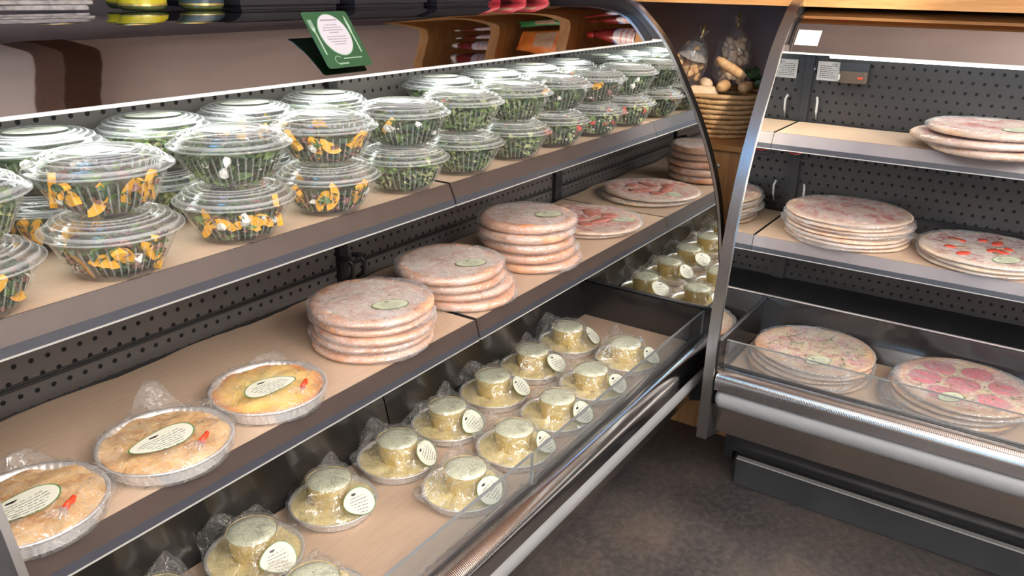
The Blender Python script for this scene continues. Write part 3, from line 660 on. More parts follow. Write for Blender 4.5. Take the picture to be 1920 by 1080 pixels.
# ------------------------------------------------------------------ stickers (shared meshes)
def sticker_mesh(name, rx, ry, mat, egg=0.0, n=28, bend=0.0):
    V = [(0, 0, 0)]; uv = [(0, 0)]; F = []
    rings = (.35, .7, 1.0)
    for q in rings:
        for i in range(n):
            a = 2*PI*i/n; c, s_ = math.cos(a)*q, math.sin(a)*q
            x = c*rx; y = s_*ry*(1+egg*c) + bend*(c*c)*ry
            V.append((x, y, -.10*bend*c*c*ry)); uv.append((c, s_))
    for i in range(n): F.append((0, 1+i, 1+(i+1) % n))
    for k in range(len(rings)-1):
        for i in range(n): F.append((1+k*n+i, 1+(k+1)*n+i, 1+(k+1)*n+(i+1) % n, 1+k*n+(i+1) % n))
    return mesh(name, V, F, mat, True, None, uv)
ST_Q = [sticker_mesh('sticker', .038, .029, M['label'], e) for e in (.18, -.1, .3)]
ST_PIE = [sticker_mesh('sticker', .050, .027, M['label_long'], .25, bend=.25), sticker_mesh('sticker', .046, .025, M['label_long'], -.2, bend=-.3)]
ST_PZ = sticker_mesh('sticker', .036, .024, M['label_plain'], .05)
ST_PZL = sticker_mesh('sticker', .048, .030, M['label_plain'], .05)
ST_LID = sticker_mesh('sticker', .045, .030, M['label_lid'], .1)
# ------------------------------------------------------------------ salad bowls
def bowl_mesh():
    prof = [(0, .004), (.030, .0035), (.044, .003), (.048, .001), (.051, 0), (.0545, .003), (.0570, .008)]
    for i in range(1, 10):
        t_ = i/9; prof.append((.0570+.0260*(t_**.78), .008+.047*t_))
    prof += [(.0838, .0570), (.0850, .0578), (.0852, .0605), (.0868, .0612), (.0920, .0612), (.0938, .0620)]
    def fn(r, z, t, i):
        if .006 < z < .057:
            w = min(1, (z-.006)/.006, (.057-z)/.006); r = r*(1+.014*w*math.sin(44*t+z*26))
        return r, z
    g = G(); g.lathe(prof, 220, fn); return g.mesh('bowl', M['bowl'], smooth=True)
def lid_mesh():
    prof = [(.0938, .0622), (.0950, .0632), (.0950, .0648), (.0938, .0658), (.0900, .0658), (.0885, .0668), (.0878, .0695), (.0866, .0712), (.0848, .0718), (.0838, .0712), (.0822, .0718),
            (.0800, .0755), (.0786, .0768), (.0766, .0774), (.0752, .0766), (.0736, .0768), (.0712, .0796), (.0692, .0802), (.0676, .0793), (.0656, .0794),
            (.0632, .0815), (.0612, .0820), (.0596, .0811), (.0560, .0812), (.0536, .0832), (.0516, .0836), (.0500, .0826), (.0484, .0818), (.0430, .0816), (.020, .0816), (0, .0816)]
    prof = [(r, z if z < .0725 else .0725+(z-.0725)*1.25 + .0009*math.sin(r*2*PI/.0095)*(r > .035)) for r, z in prof]
    g = G(); g.lathe(prof, 72); return g.mesh('lid', M['lid'], smooth=True)
BOWL, LID = bowl_mesh(), lid_mesh()
def leaf(g, rr, p, size, mi):
    m = Matrix.Translation(p) @ Matrix.Rotation(rr.uniform(0, 2*PI), 4, 'Z') @ Matrix.Rotation(rr.uniform(-1.3, 1.3), 4, 'X') @ Matrix.Rotation(rr.uniform(-.9, .9), 4, 'Y')
    L, w, b = size, size*rr.uniform(.3, .6), size*rr.uniform(.1, .35)
    V = [(-L*.5, 0, 0), (-L*.15, -w*.5, b*.7), (-L*.15, w*.5, b*.7), (L*.2, -w*.45, b), (L*.2, w*.45, b*.8), (L*.5, 0, b*.2), (0, 0, b*.4)]
    g.add(V, [(0, 1, 6), (0, 6, 2), (1, 3, 6), (2, 6, 4), (3, 5, 6), (6, 5, 4)], mi, m)
def in_r(z): return .0560+.0255*max(0, min(1, (z-.008)/.047))**.78
def salad_core(seed, h):
    rr = random.Random(seed); ph = [rr.uniform(0, 6) for _ in range(4)]
    g = G()
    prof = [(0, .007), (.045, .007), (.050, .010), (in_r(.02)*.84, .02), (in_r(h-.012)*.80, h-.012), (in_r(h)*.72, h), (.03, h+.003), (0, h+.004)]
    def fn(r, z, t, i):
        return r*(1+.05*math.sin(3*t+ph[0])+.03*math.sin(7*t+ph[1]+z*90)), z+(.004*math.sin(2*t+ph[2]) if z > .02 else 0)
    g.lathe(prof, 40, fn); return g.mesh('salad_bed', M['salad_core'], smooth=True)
def leaf_mesh(seed, mats, n, h, size=.020):
    rr = random.Random(seed); g = G()
    for i in range(n):
        z = rr.uniform(.010, h); a = rr.uniform(0, 2*PI)
        if rr.random() < .72: r = in_r(z)*rr.uniform(.78, .93)
        else: r = in_r(h)*rr.uniform(0, .8); z = h+rr.uniform(-.003, .006)
        leaf(g, rr, Vector((r*math.cos(a), r*math.sin(a), z)), min(size*rr.uniform(.6, 1.3), .03), rr.choice((0, 0, 1, 2) if len(mats) > 2 else (0, 1)))
    V = []
    for x, y, z in g.V:                      # keep every leaf inside the bowl wall
        z = max(.006, min(z, .0625)); R_ = in_r(min(z, .056))*.965; d = math.hypot(x, y)
        if d > R_: x *= R_/d; y *= R_/d
        V.append((x, y, z))
    g.V = V
    return g.mesh('salad_leaves', mats)
def crescent(mats, r0, r1, th, a, n=8):
    g = G(); V = []
    for i in range(n+1):
        t_ = -a/2+a*i/n; c, s_ = math.cos(t_), math.sin(t_); k = .55+.45*math.sin(PI*i/n)
        ri = r1-(r1-r0)*k
        V += [(ri*c, ri*s_, -th/2), (r1*c, r1*s_, -th/2), (r1*c, r1*s_, th/2), (ri*c, ri*s_, th/2)]
    F = []; mi = []
    for i in range(n):
        for k in range(4): F.append((i*4+k, (i+1)*4+k, (i+1)*4+(k+1) % 4, i*4+(k+1) % 4)); mi.append(1 if k == 1 else 0)
    F += [(3, 2, 1, 0), (n*4, n*4+1, n*4+2, n*4+3)]; mi += [0, 0]
    V = [(x-(r0+r1)/2, y, z) for x, y, z in V]
    return mesh('squash_slice', V, F, mats, False, mi)
SQ = [crescent([M['squash'], M['squash_skin']], .012, .028, .009, 2.3), crescent([M['squash'], M['squash']], .004, .022, .010, 2.4)]
def lump(name, mat, r, seed, n=8, sq=.8):
    rr = random.Random(seed); g = G()
    pr = [(0, -sq*r), (.7*r, -.7*sq*r), (r, 0), (.75*r, .6*sq*r), (0, sq*r)]
    ph = [rr.uniform(0, 6) for _ in range(3)]
    g.lathe(pr, n, lambda a, z, t, i: (a*(1+.22*math.sin(2*t+ph[0]+i)+.15*math.sin(3*t+ph[1])), z*(1+.2*math.sin(t+ph[2]))))
    return g.mesh(name, mat, smooth=n > 6)
FETA = [lump('cheese_crumb', M['feta'], r, i, 6) for i, r in enumerate((.0105, .0085, .0065))]
TOM = [lump('tomato_piece', M['tomato'], .011, 11, 10), lump('tomato_piece', M['tomato'], .009, 12, 10)]
def crumbs(seed, mat, n, h, r=.004, name='crumbs'):
    rr = random.Random(seed); g = G()
    for i in range(n):
        z = rr.uniform(.012, h); a = rr.uniform(0, 2*PI); q = in_r(z)*rr.uniform(.82, .93)
        if rr.random() < .3: q = in_r(h)*rr.uniform(0, .75); z = h+.004
        s_ = r*rr.uniform(.6, 1.4)
        m = Matrix.Translation((q*math.cos(a), q*math.sin(a), z)) @ Matrix.Rotation(rr.uniform(0, 6), 4, 'Z') @ Matrix.Rotation(rr.uniform(0, 6), 4, 'X')
        g.add([(s_, 0, 0), (0, s_*.9, 0), (-s_, .1*s_, 0), (0, -s_*.9, 0), (.2*s_, 0, s_*.7), (0, .2*s_, -s_*.7)], [(0, 1, 4), (1, 2, 4), (2, 3, 4), (3, 0, 4), (1, 0, 5), (2, 1, 5), (3, 2, 5), (0, 3, 5)], 0, m)
    return g.mesh(name, mat)
KINDS = {}
def kind_data(kind):
    if kind in KINDS: return KINDS[kind]
    sd = {'squash': 1, 'spinach': 2, 'lettuce': 3, 'tomato': 4, 'bean': 5}[kind]
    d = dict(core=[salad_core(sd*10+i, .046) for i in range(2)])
    if kind == 'squash': d['leaves'] = [leaf_mesh(sd*7+i, [M['leaf_d'], M['leaf_m'], M['bean']], 230, .046, .024) for i in range(2)]; d['cr'] = crumbs(31, M['bean'], 60, .040, .0048, 'bean_crumbs')
    if kind == 'spinach': d['leaves'] = [leaf_mesh(sd*7+i, [M['leaf_d'], M['leaf_d'], M['leaf_m']], 300, .052, .027) for i in range(2)]; d['cr'] = crumbs(32, M['feta'], 50, .046, .0026, 'cheese_crumbs')
    if kind == 'lettuce': d['leaves'] = [leaf_mesh(sd*7+i, [M['leaf_m'], M['leaf_l'], M['leaf_d']], 300, .052, .027) for i in range(2)]; d['cr'] = crumbs(33, M['leaf_l'], 60, .048, .0034, 'celery_crumbs')
    if kind == 'tomato': d['leaves'] = [leaf_mesh(sd*7+i, [M['leaf_d'], M['leaf_m'], M['leaf_l']], 280, .050, .025) for i in range(2)]; d['cr'] = crumbs(34, M['feta'], 30, .046, .0032, 'cheese_crumbs')
    if kind == 'bean': d['leaves'] = [leaf_mesh(sd*7+i, [M['leaf_d'], M['bean'], M['leaf_d']], 240, .046, .022) for i in range(2)]; d['cr'] = crumbs(35, M['feta'], 50, .024, .0034, 'cheese_crumbs')
    KINDS[kind] = d; return d
def salad(x, y, z, kind, seed, label, sticker=False):
    rr = random.Random(seed); d = kind_data(kind)
    t = tag(empty('salad_bowl', (x, y, z), rr.uniform(0, 6)), label, 'salad bowl', 'clear salad bowls on the top shelf')
    ob('bowl', BOWL, t); l = ob('lid', LID, t)
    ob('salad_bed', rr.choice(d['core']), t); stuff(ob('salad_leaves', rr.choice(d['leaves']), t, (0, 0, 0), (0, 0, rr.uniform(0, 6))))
    stuff(ob(d['cr'].name.split('.')[0], d['cr'], t, (0, 0, 0), (0, 0, rr.uniform(0, 6))))
    to_cam = math.atan2(-y, -x) - t.rotation_euler.z
    if kind == 'squash':
        for i in range(8):
            a = to_cam+(-1.35+i*.54)+rr.uniform(-.2, .2) if i < 6 else rr.uniform(0, 6); zz = rr.uniform(.027, .043)
            q = in_r(zz-.014)-.006; ob('squash_slice', rr.choice(SQ), t, (q*math.cos(a), q*math.sin(a), zz), (Matrix.Rotation(a+rr.uniform(-.3, .3), 4, 'Z') @ Matrix.Rotation(PI/2+rr.uniform(-.2, .6), 4, 'Y') @ Matrix.Rotation(rr.uniform(0, 6.28), 4, 'Z')).to_euler())
        for i in range(4):
            a = rr.uniform(0, 6.28); zz = rr.uniform(.02, .042); q = in_r(zz)-.010; ob('cheese_crumb', FETA[i % 3], t, (q*math.cos(a), q*math.sin(a), zz), (rr.uniform(0, 3), 0, 0))
    if kind == 'tomato':
        for i in range(4):
            a = to_cam+rr.uniform(-1.5, 1.5); zz = rr.uniform(.032, .048); q = in_r(zz)-.014; ob('tomato_piece', TOM[i % 2], t, (q*math.cos(a), q*math.sin(a), zz), (rr.uniform(0, 3), 0, 0))
    if kind == 'bean':
        a = to_cam+.2; ob('squash_slice', SQ[1], t, (.056*math.cos(a), .056*math.sin(a), .048), (.3, .2, a))
    if kind == 'spinach':
        for i in range(3):
            a = to_cam+rr.uniform(-1.2, 1.2); zz = rr.uniform(.028, .05); q = in_r(zz)-.010; ob('cheese_crumb', FETA[i % 3], t, (q*math.cos(a), q*math.sin(a), zz), (rr.uniform(0, 3), 0, 0))
        if seed % 3 == 0:
            a = to_cam-.5; ob('squash_slice', SQ[1], t, (.060*math.cos(a), .060*math.sin(a), .044), (.9, .2, a))
    if sticker: ob('sticker', ST_LID, l, (0, 0, .0870), (0, 0, -.55-t.rotation_euler.z+rr.uniform(-.3, .3)))
    return t
ORD = ['leftmost', 'second from left', 'third from left', 'fourth from left', 'fifth from left', 'sixth from left', 'seventh from left', 'eighth from left', 'second last before the mirror', 'last before the mirror']
DESC = {'squash': 'roasted squash salad', 'spinach': 'dark spinach salad', 'lettuce': 'pale lettuce salad', 'tomato': 'tomato and leaf salad', 'bean': 'bean and cheese salad'}
FX = [.385, .582, .788, .988, 1.186, 1.382, 1.576, 1.768, 1.962, 2.165]
LOW = ['squash', 'squash', 'squash', 'squash', 'lettuce', 'lettuce', 'lettuce', 'tomato', 'tomato', 'tomato']
UPP = ['lettuce', 'squash', 'spinach', 'squash', 'spinach', 'lettuce', 'lettuce', 'spinach', 'bean', 'spinach']
ZB = SH_UP+.0012
rr = random.Random(77)
for i, x in enumerate(FX):
    y = 1.058+rr.uniform(-.001, .002); dx = rr.uniform(-.004, .004)
    salad(x, y, ZB, LOW[i], 100+i, 'bowl of %s, lower of front-row pair %s' % (DESC[LOW[i]], ORD[i]))
    salad(x+dx, y+rr.uniform(-.002, .001), ZB+.0870, UPP[i], 200+i, 'bowl of %s, upper of front-row pair %s' % (DESC[UPP[i]], ORD[i]))
BX = [.395, .595, .787, .978, 1.170, 1.560, 1.762, 1.962, 2.168]
ORDB = ['leftmost', 'second from left', 'third from left', 'fourth from left', 'fifth from left', 'sixth from left, right of the gap', 'seventh from left', 'second last before the mirror', 'last before the mirror']
BK = ['squash', 'spinach', 'lettuce', 'squash', 'lettuce', 'tomato', 'lettuce', 'spinach', 'tomato']
for i, x in enumerate(BX):
    y = 1.2545+rr.uniform(-.001, .001)
    salad(x, y, ZB, BK[(i+2) % 9], 300+i, 'lower clear salad bowl of the back-row pair %s' % ORDB[i])
    salad(x+rr.uniform(-.004, .004), y, ZB+.0870, BK[i], 400+i, 'upper clear salad bowl of the back-row pair %s' % ORDB[i], True)
# ------------------------------------------------------------------ wrapped pizzas
def pizza_mesh(name, R, th, mat, seed, rim=.25):
    rr = random.Random(seed); ph = [rr.uniform(0, 6) for _ in range(6)]
    prof = [(0, .0006), (R*.90, .0006), (R*.975, th*.14), (R, th*.36), (R*1.0, th*.66), (R*.975, th*.82), (R*.92, th*.91), (R*.84, th*.90), (R*.72, th*.85), (R*.5, th*.86), (R*.25, th*.88), (0, th*.88)]
    def fn(r, z, t, i):
        w = r/R; k = 1+w*(.022*math.sin(2*t+ph[0])+.014*math.sin(3*t+ph[1])+.008*math.sin(5*t+ph[2])+.004*math.sin(11*t+ph[3]))
        return r*k, z*(1+.10*math.sin(3*t+ph[4]+i*.3)*w) if z > th*.3 else z
    g = G(); g.lathe(prof, 56, fn); return g.mesh(name, mat, smooth=True)
def wrap_mesh(R, th, seed):
    rr = random.Random(seed+50); ph = [rr.uniform(0, 6) for _ in range(6)]
    R2 = R*1.018+.002
    prof = [(0, -.0), (R2*.8, 0), (R2*.97, th*.06), (R2*1.01, th*.35), (R2*1.012, th*.70), (R2*.97, th*.93), (R2*.90, th*.985), (R2*.78, th*.975), (R2*.6, th*.96), (R2*.4, th*.96), (R2*.2, th*.97), (0, th*.97)]
    def fn(r, z, t, i):
        w = r/R2; base = rr.uniform(-1, 1)
        k = 1+w*(.022*math.sin(2*t+ph[0])+.014*math.sin(3*t+ph[1])+.008*math.sin(5*t+ph[2])) + (.010*base if 1 < i < 7 else 0)
        return r*k, min(th*1.005, max(0, z+(th*.03*base if i > 3 else 0)))
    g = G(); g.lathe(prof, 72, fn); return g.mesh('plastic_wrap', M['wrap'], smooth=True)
PZ = {}
def pz_data(R, th, mat, v):
    k = (R, th, mat, v)
    if k not in PZ:
        sd = hash((round(R*1000), round(th*10000), v)) % 9999; sd = int(R*1000)*7+int(th*10000)*3+v*31+len(mat)
        PZ[k] = (pizza_mesh('pizza_base', R, th, M[mat], sd), wrap_mesh(R, th, sd))
    return PZ[k]
def pizza(x, y, z, R, th, mat, v, label, group, st=None, top=False, tilt=(0, 0), rotz=None, topping=None):
    rr = random.Random(int(x*1000)+int(z*1000)+v)
    b, w = pz_data(R, th, mat, v % 3)
    t = tag(empty('wrapped_pizza', (x, y, z), rr.uniform(0, 6) if rotz is None else rotz), label, 'pizza', group)
    t.rotation_euler = (tilt[0], tilt[1], t.rotation_euler.z)
    ob('pizza_base', b, t); ob('plastic_wrap', w, t)
    if topping == 'salami':
        for i in range(7):
            a = i*1.047+.3+rr.uniform(-.12, .12); q = 0 if i == 6 else R*rr.uniform(.52, .60)
            g = G(); rs = R*rr.uniform(.22, .27); g.lathe([(0, .0013), (rs*.9, .0013), (rs, .0008), (rs, 0)], 18, lambda r, z, tt, ii: (r*(1+.05*math.sin(3*tt+i)), z))
            ob('salami_slice', g.mesh('salami_slice', M['salami'], smooth=True), t, (q*math.cos(a), q*math.sin(a), th*.86+.0001*(i % 4)), (0, 0, 0))
    if topping == 'ham':
        for i in range(6):
            a = i*1.05+.4; q = R*(.46 if i % 2 else .30); ob('ham_slice', HAM[i % 2], t, (q*math.cos(a), q*math.sin(a), th*.855), (0, 0, a*2))
    if topping in ('salami', 'herb'):
        g = G()
        for i in range(70):
            a = rr.uniform(0, 6.28); q = R*.78*math.sqrt(rr.random()); leaf(g, rr, Vector((q*math.cos(a), q*math.sin(a), th*.90)), .012, 0)
        g.V = [(a, b_, min(max(c, th*.84), th*1.0)) for a, b_, c in g.V]
        stuff(ob('herbs', g.mesh('herbs', M['herb']), t))
    if topping == 'tomato':
        for i in range(8):
            a = i*2.4; q = R*(.15+.55*((i*.382+.1) % 1)); ob('tomato_piece', TOM_F[i % 2], t, (q*math.cos(a), q*math.sin(a), th*.88), (0, 0, a))
        for i in range(6):
            a = i*2.4+1; q = R*(.2+.5*((i*.618) % 1)); ob('mushroom_slice', MUSH, t, (q*math.cos(a), q*math.sin(a), th*.88), (0, 0, a))
    if st:
        me, dx, dy, sc = st; c, s_ = math.cos(-t.rotation_euler.z), math.sin(-t.rotation_euler.z)
        ob('sticker', me, t, (dx*c-dy*s_, dx*s_+dy*c, th*1.03), (0, 0, -.62-t.rotation_euler.z), (sc, sc, 1))
    return t
def flatlump(name, mat, rx, ry, h, seed):
    rr = random.Random(seed); ph = rr.uniform(0, 6); g = G()
    g.lathe([(0, h), (.8, h*.9), (1, h*.3), (.95, 0)], 14, lambda r, z, t, i: (r*(1+.2*math.sin(2*t+ph)+.1*math.sin(5*t)), z)); g.V = [(x*rx, y*ry, z) for x, y, z in g.V]
    return g.mesh(name, mat, smooth=True)
TOM_F = [flatlump('tomato_piece', M['tomato'], .022, .015, .003, 3), flatlump('tomato_piece', M['tomato'], .016, .012, .003, 5)]
HAM = [flatlump('ham_slice', mottled('dark_ham', [(0.36, 0.12, 0.10), (0.50, 0.22, 0.17)], 90, .4), a, b, .003, c) for a, b, c in ((.040, .022, 4), (.032, .020, 6))]
MUSH = flatlump('mushroom_slice', plain('brown_mushroom', (0.30, 0.20, 0.13), 0.5, var=.3, vs=90), .016, .009, .003, 8)
CNT = {1: 'only', 2: 'two', 3: 'three', 4: 'four', 5: 'five', 6: 'six', 7: 'seven'}
NTH = ['bottom', 'second from bottom', 'third from bottom', 'fourth from bottom', 'fifth from bottom', 'sixth from bottom', 'top']
def stack(x, y, z, R, th, mat, n, where, group, st=None, jit=.006, offs=None, topping=None, tilt=0.0, gap=1.03):
    rr = random.Random(int(x*97+y*31+z*13)); zz = z
    for i in range(n):
        nm = 'top' if i == n-1 else NTH[i]
        dx, dy = (offs[i] if offs else (rr.uniform(-jit, jit), rr.uniform(-jit, jit)))
        lab = ('%s wrapped pizza, %s of stack %s' % ('large' if R > .15 else 'small', nm, where))
        pizza(x+dx, y+dy, zz, R, th, mat, i, lab, group, st if i == n-1 else None, i == n-1, (rr.uniform(-tilt, tilt), rr.uniform(-tilt, tilt)), None, topping if i == n-1 else None)
        zz += th*gap
    return zz
ZM = SH_MID+.0012
gs = 'small wrapped pizzas on the middle shelf'
stack(1.075, 1.050, ZM, .121, .0178, 'pz_a', 5, 'of five nearest the pies', gs, (ST_PZ, -.005, -.055, 1.0), .004)
stack(1.365, 1.075, ZM, .122, .0215, 'pz_a', 4, 'of four behind the nearest five', gs, (ST_PZ, .010, -.055, 1.0), .004, [(.02, -.02), (.012, -.006), (.0, 0), (-.012, 0)], None, .006)
stack(1.675, 1.065, ZM, .121, .0250, 'pz_a', 5, 'leaning farthest along the left fridge shelf', gs, (ST_PZ, .02, -.05, 1.0), .005, [(.01, -.01), (.004, -.002), (-.004, .004), (-.012, .004), (-.006, .002)], None, .008)
pizza(2.060, 1.105, ZM, .158, .0125, 'pz_b', 1, 'large flat wrapped pizza at the shelf end, lower of two', 'large flat pizzas by the mirror', None, False, (0, 0), 0)
pizza(2.045, 1.095, ZM+.0137, .158, .0125, 'pz_b', 2, 'large flat wrapped pizza at the shelf end with ham, upper of two', 'large flat pizzas by the mirror', (ST_PZ, .04, -.10, 1.0), True, (0, 0), 0, 'ham')
gr = 'large wrapped pizzas in the right fridge'
stack(2.412, .440, ZM, .168, .0108, 'pz_b', 7, 'of seven, right fridge middle shelf', gr, None, .005)
stack(2.400, .078, ZM, .165, .0118, 'pz_d', 3, 'of three with mushrooms', gr, (ST_PZL, -.09, -.05, .85), .006, [(.008, .0), (.004, .0), (0, 0)], 'tomato')
stack(2.424, .140, SH_UP+.0012, .158, .0195, 'pz_b', 3, 'on the right fridge top shelf', gr, (ST_PZL, -.06, -.06, 1.0), .008, [(-.006, -.02), (-.012, .016), (.004, -.012)], None, .014, 1.12)
ZQ = BINZ+.0026
stack(2.290, .446, ZQ, .166, .0135, 'pz_c', 5, 'with ham and herbs, right bin', gr, (ST_PZL, -.085, -.03, .85), .006, [(-.012, .010), (-.010, .012), (-.006, .008), (-.003, .004), (0, 0)], 'herb')
stack(2.286, .054, ZQ, .168, .0140, 'pz_c', 5, 'with salami, right bin', gr, (ST_PZL, -.105, .02, .8), .006, [(-.006, .030), (-.006, .022), (-.005, .014), (-.003, .007), (0, 0)], 'salami')
stack(2.290, -.318, ZQ, .164, .0130, 'pz_c', 3, 'at the right bin edge', gr, None, .006, None, 'salami')
# ------------------------------------------------------------------ pies on the middle shelf
def foil_tray(R, h, name='foil_tray'):
    prof = [(0, .0005), (R*.82, .0005), (R*.86, .003), (R*.92, h*.8), (R*.955, h), (R*.99, h+.0012), (R, h-.0005), (R*.985, h-.0035), (R*.965, h-.002), (R*.94, h*.72), (R*.88, .001)]
    def fn(r, z, t, i):
        if r > R*.84: r = r*(1+.006*math.sin(52*t)*(1 if z < h*.85 else .4))
        return r, max(0, z)
    g = G(); g.lathe(prof, 208, fn); return g.mesh(name, M['foil'], smooth=True)
def filling(R, z, dome, mat, seed, name):
    rr = random.Random(seed); ph = [rr.uniform(0, 6) for _ in range(4)]
    prof = [(R*f, z+dome*(1-f*f)) for f in (1, .93, .82, .68, .5, .3, .12)] + [(0, z+dome)]
    g = G(); g.lathe(prof, 60, lambda r, zz, t, i: (r, zz+.0028*math.sin(4*t+ph[0]+i)*math.sin(3*t+ph[1]+r*120)+.002*math.sin(9*t+r*200+ph[2]))); return g.mesh(name, mat, smooth=True)
def bag_film(prof, seed, n=72, amp=.0030, horn=None, name='clear_bag'):
    rr = random.Random(seed); ph = [rr.uniform(0, 6) for _ in range(6)]; m = len(prof)
    def fn(r, z, t, i):
        w = math.sin(PI*i/(m-1)); d = amp*w*(math.sin(7*t+ph[0]+i)+.8*math.sin(13*t+ph[1]-i*.7)+rr.uniform(-.7, .7))
        if horn:
            for a, s_, lift in horn:
                q = math.cos(t-a); e = max(0, q)**26; f = min(1, max(0, (i-1)/(m-3)))
                if z > .012 and i < m-3: r += s_*e*w; z += lift*e*w
        return r, max(.0002, z+d*.7)
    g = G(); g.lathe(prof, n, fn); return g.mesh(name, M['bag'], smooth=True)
def place_sticker(parent, me, r, phi, z, tilt, spin=0.0, sc=1.0):
    rz = parent.rotation_euler.z; a = phi-rz
    o = ob('sticker', me, parent, (r*math.cos(a), r*math.sin(a), z), (0, 0, 0), (sc, sc, 1))
    m = Matrix.Rotation(a+PI/2, 4, 'Z') @ Matrix.Rotation(tilt, 4, 'X') @ Matrix.Rotation(spin, 4, 'Z')
    o.rotation_euler = m.to_euler(); return o
PT = foil_tray(.0985, .026)
def pie(x, y, mat, seed, label, spin, horns, sticker):
    t = tag(empty('foil_pie', (x, y, ZM)), label, 'pie', 'foil-tray pies on the middle shelf')
    ob('foil_tray', PT, t); ob('filling', filling(.092, .0215, .010, mat, seed, 'filling'), t)
    pf = [(.070, .0003), (.094, .001), (.0985, .012), (.1005, .026), (.098, .031), (.092, .0345), (.075, .0375), (.055, .0395), (.03, .0405), (.012, .0405), (0, .0405)]
    ob('clear_bag', bag_film(pf, seed, 96, .0022, horns), t)
    place_sticker(t, sticker, .030, -2.2, .0425, .04, spin)
    tie = G(); tie.tube([(-.010, 0, 0), (-.003, 0, .003), (.004, 0, .001), (.010, 0, .004)], [.005, .0035, .0045, .003], 8)
    a = -1.25; k = ob('tie', tie.mesh('tie', M['red'], smooth=True), t, (.070*math.cos(a), .070*math.sin(a), .0405), (0, 0, .5))
    g = G()
    for q in range(5):
        b = -.5+q*.25; g.tube([(-.006, 0, 0), (-.022, .02*math.sin(b), .004+.003*math.cos(q)), (-.036, .036*math.sin(b), .002)], [.002, .003, .0015], 5)
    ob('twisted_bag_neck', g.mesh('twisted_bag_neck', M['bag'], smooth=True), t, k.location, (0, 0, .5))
pie(.384, 1.020, M['pie_a'], 5, 'foil-tray pie at the far left with browned crumbly top', .55, [(1.2, .030, .012), (-.6, .010, .006)], ST_PIE[0])
pie(.583, 1.014, M['pie_a'], 8, 'foil-tray pie between the other two, upright bag corner behind it', .55, [(1.15, .025, .040), (.2, .012, .010)], ST_PIE[0])
pie(.785, 1.022, M['pie_b'], 11, 'foil-tray custard pie with smooth yellow top, nearest the pizzas', .45, [(.8, .014, .010)], ST_PIE[1])
# ------------------------------------------------------------------ small foil trays with a dip pot in the bin
QT = foil_tray(.094, .023); QF = [filling(.088, .0175, .003, M['mash'], s_, 'filling') for s_ in (1, 2)]
g = G(); g.lathe([(.039, .0), (.0405, .001), (.0475, .049), (.0485, .0505)], 40); POT = g.mesh('pot', M['pot'], smooth=True)
g = G(); g.lathe([(.0465, .0), (.046, .002), (.030, .0035), (0, .004)], 32, lambda r, z, t, i: (r, z+.0007*math.sin(5*t+i))); POTTOP = g.mesh('herb_topping', M['green_top'], smooth=True)
g = G(); g.lathe([(.0485, .0), (.0515, .0005), (.0520, .003), (.0490, .0045), (.0475, .0085), (.0455, .0098), (.030, .0102), (0, .0102)], 40); POTLID = g.mesh('pot_lid', M['lid_plain'], smooth=True)
QB = []
for v in range(4):
    pf = [(.066, .0003), (.088, .001), (.0950, .008), (.0965, .022), (.0955, .0265), (.086, .031), (.074, .039), (.0645, .052), (.0575, .066), (.0540, .0775), (.048, .0808), (.030, .0818), (.012, .0818), (0, .0818)]
    hn = [[(1.3, .036, .022), (2.2, .02, .01)], [(.9, .026, .028), (2.6, .03, .010)], [(1.7, .036, .016), (.5, .015, .01)], [(1.0, .022, .024), (3.4, .022, .0)]][v]
    QB.append(bag_film(pf, 60+v, 96, .0030, hn))
def quiche(x, y, v, label):
    rr = random.Random(int(x*1000)*3+int(y*100)); rz = rr.uniform(-.25, .25)
    t = tag(empty('foil_dip_tray', (x, y, ZQ), rz), label, 'food tray', 'small foil trays in the left bin')
    ob('foil_tray', QT, t); ob('filling', QF[v % 2], t, (0, 0, 0), (0, 0, rr.uniform(0, 6)))
    ox, oy = rr.uniform(-.004, .004), rr.uniform(-.002, .010)
    p = ob('pot', POT, t, (ox, oy, .0195)); ob('herb_topping', POTTOP, p, (0, 0, .0485), (0, 0, rr.uniform(0, 6))); ob('pot_lid', POTLID, p, (0, 0, .0495))
    ob('clear_bag', QB[v % 4], t, (ox*.5, oy*.5, 0))
    phi = -1.35+rr.uniform(-.30, .25); place_sticker(t, ST_Q[v % 3], .0755, phi, .0475, .72, rr.uniform(-.25, .35), rr.uniform(.95, 1.1))
    return t
ordq = ['nearest the camera', 'second from the camera', 'third from the camera', 'fourth from the camera', 'fifth from the camera', 'sixth from the camera', 'seventh from the camera', 'eighth from the camera', 'at the dark divider']
QBACK = [.380, .577, .782, .990, 1.195, 1.388, 1.587, 1.782, 1.990]
QFRONT = [1.190, 1.392, 1.585, 1.780, 1.990]
for i, x in enumerate(QBACK): quiche(x, 1.112, i, 'bagged foil tray with dip pot in the back row, %s' % ordq[i])
for i, x in enumerate(QFRONT): quiche(x, .912, i+1, 'bagged foil tray with dip pot in the row by the glass, %s' % (ordq[i+1] if i < 4 else ordq[-1]))
quiche(.760, .912, 2, 'bagged foil tray with dip pot by the glass, nearest the camera')
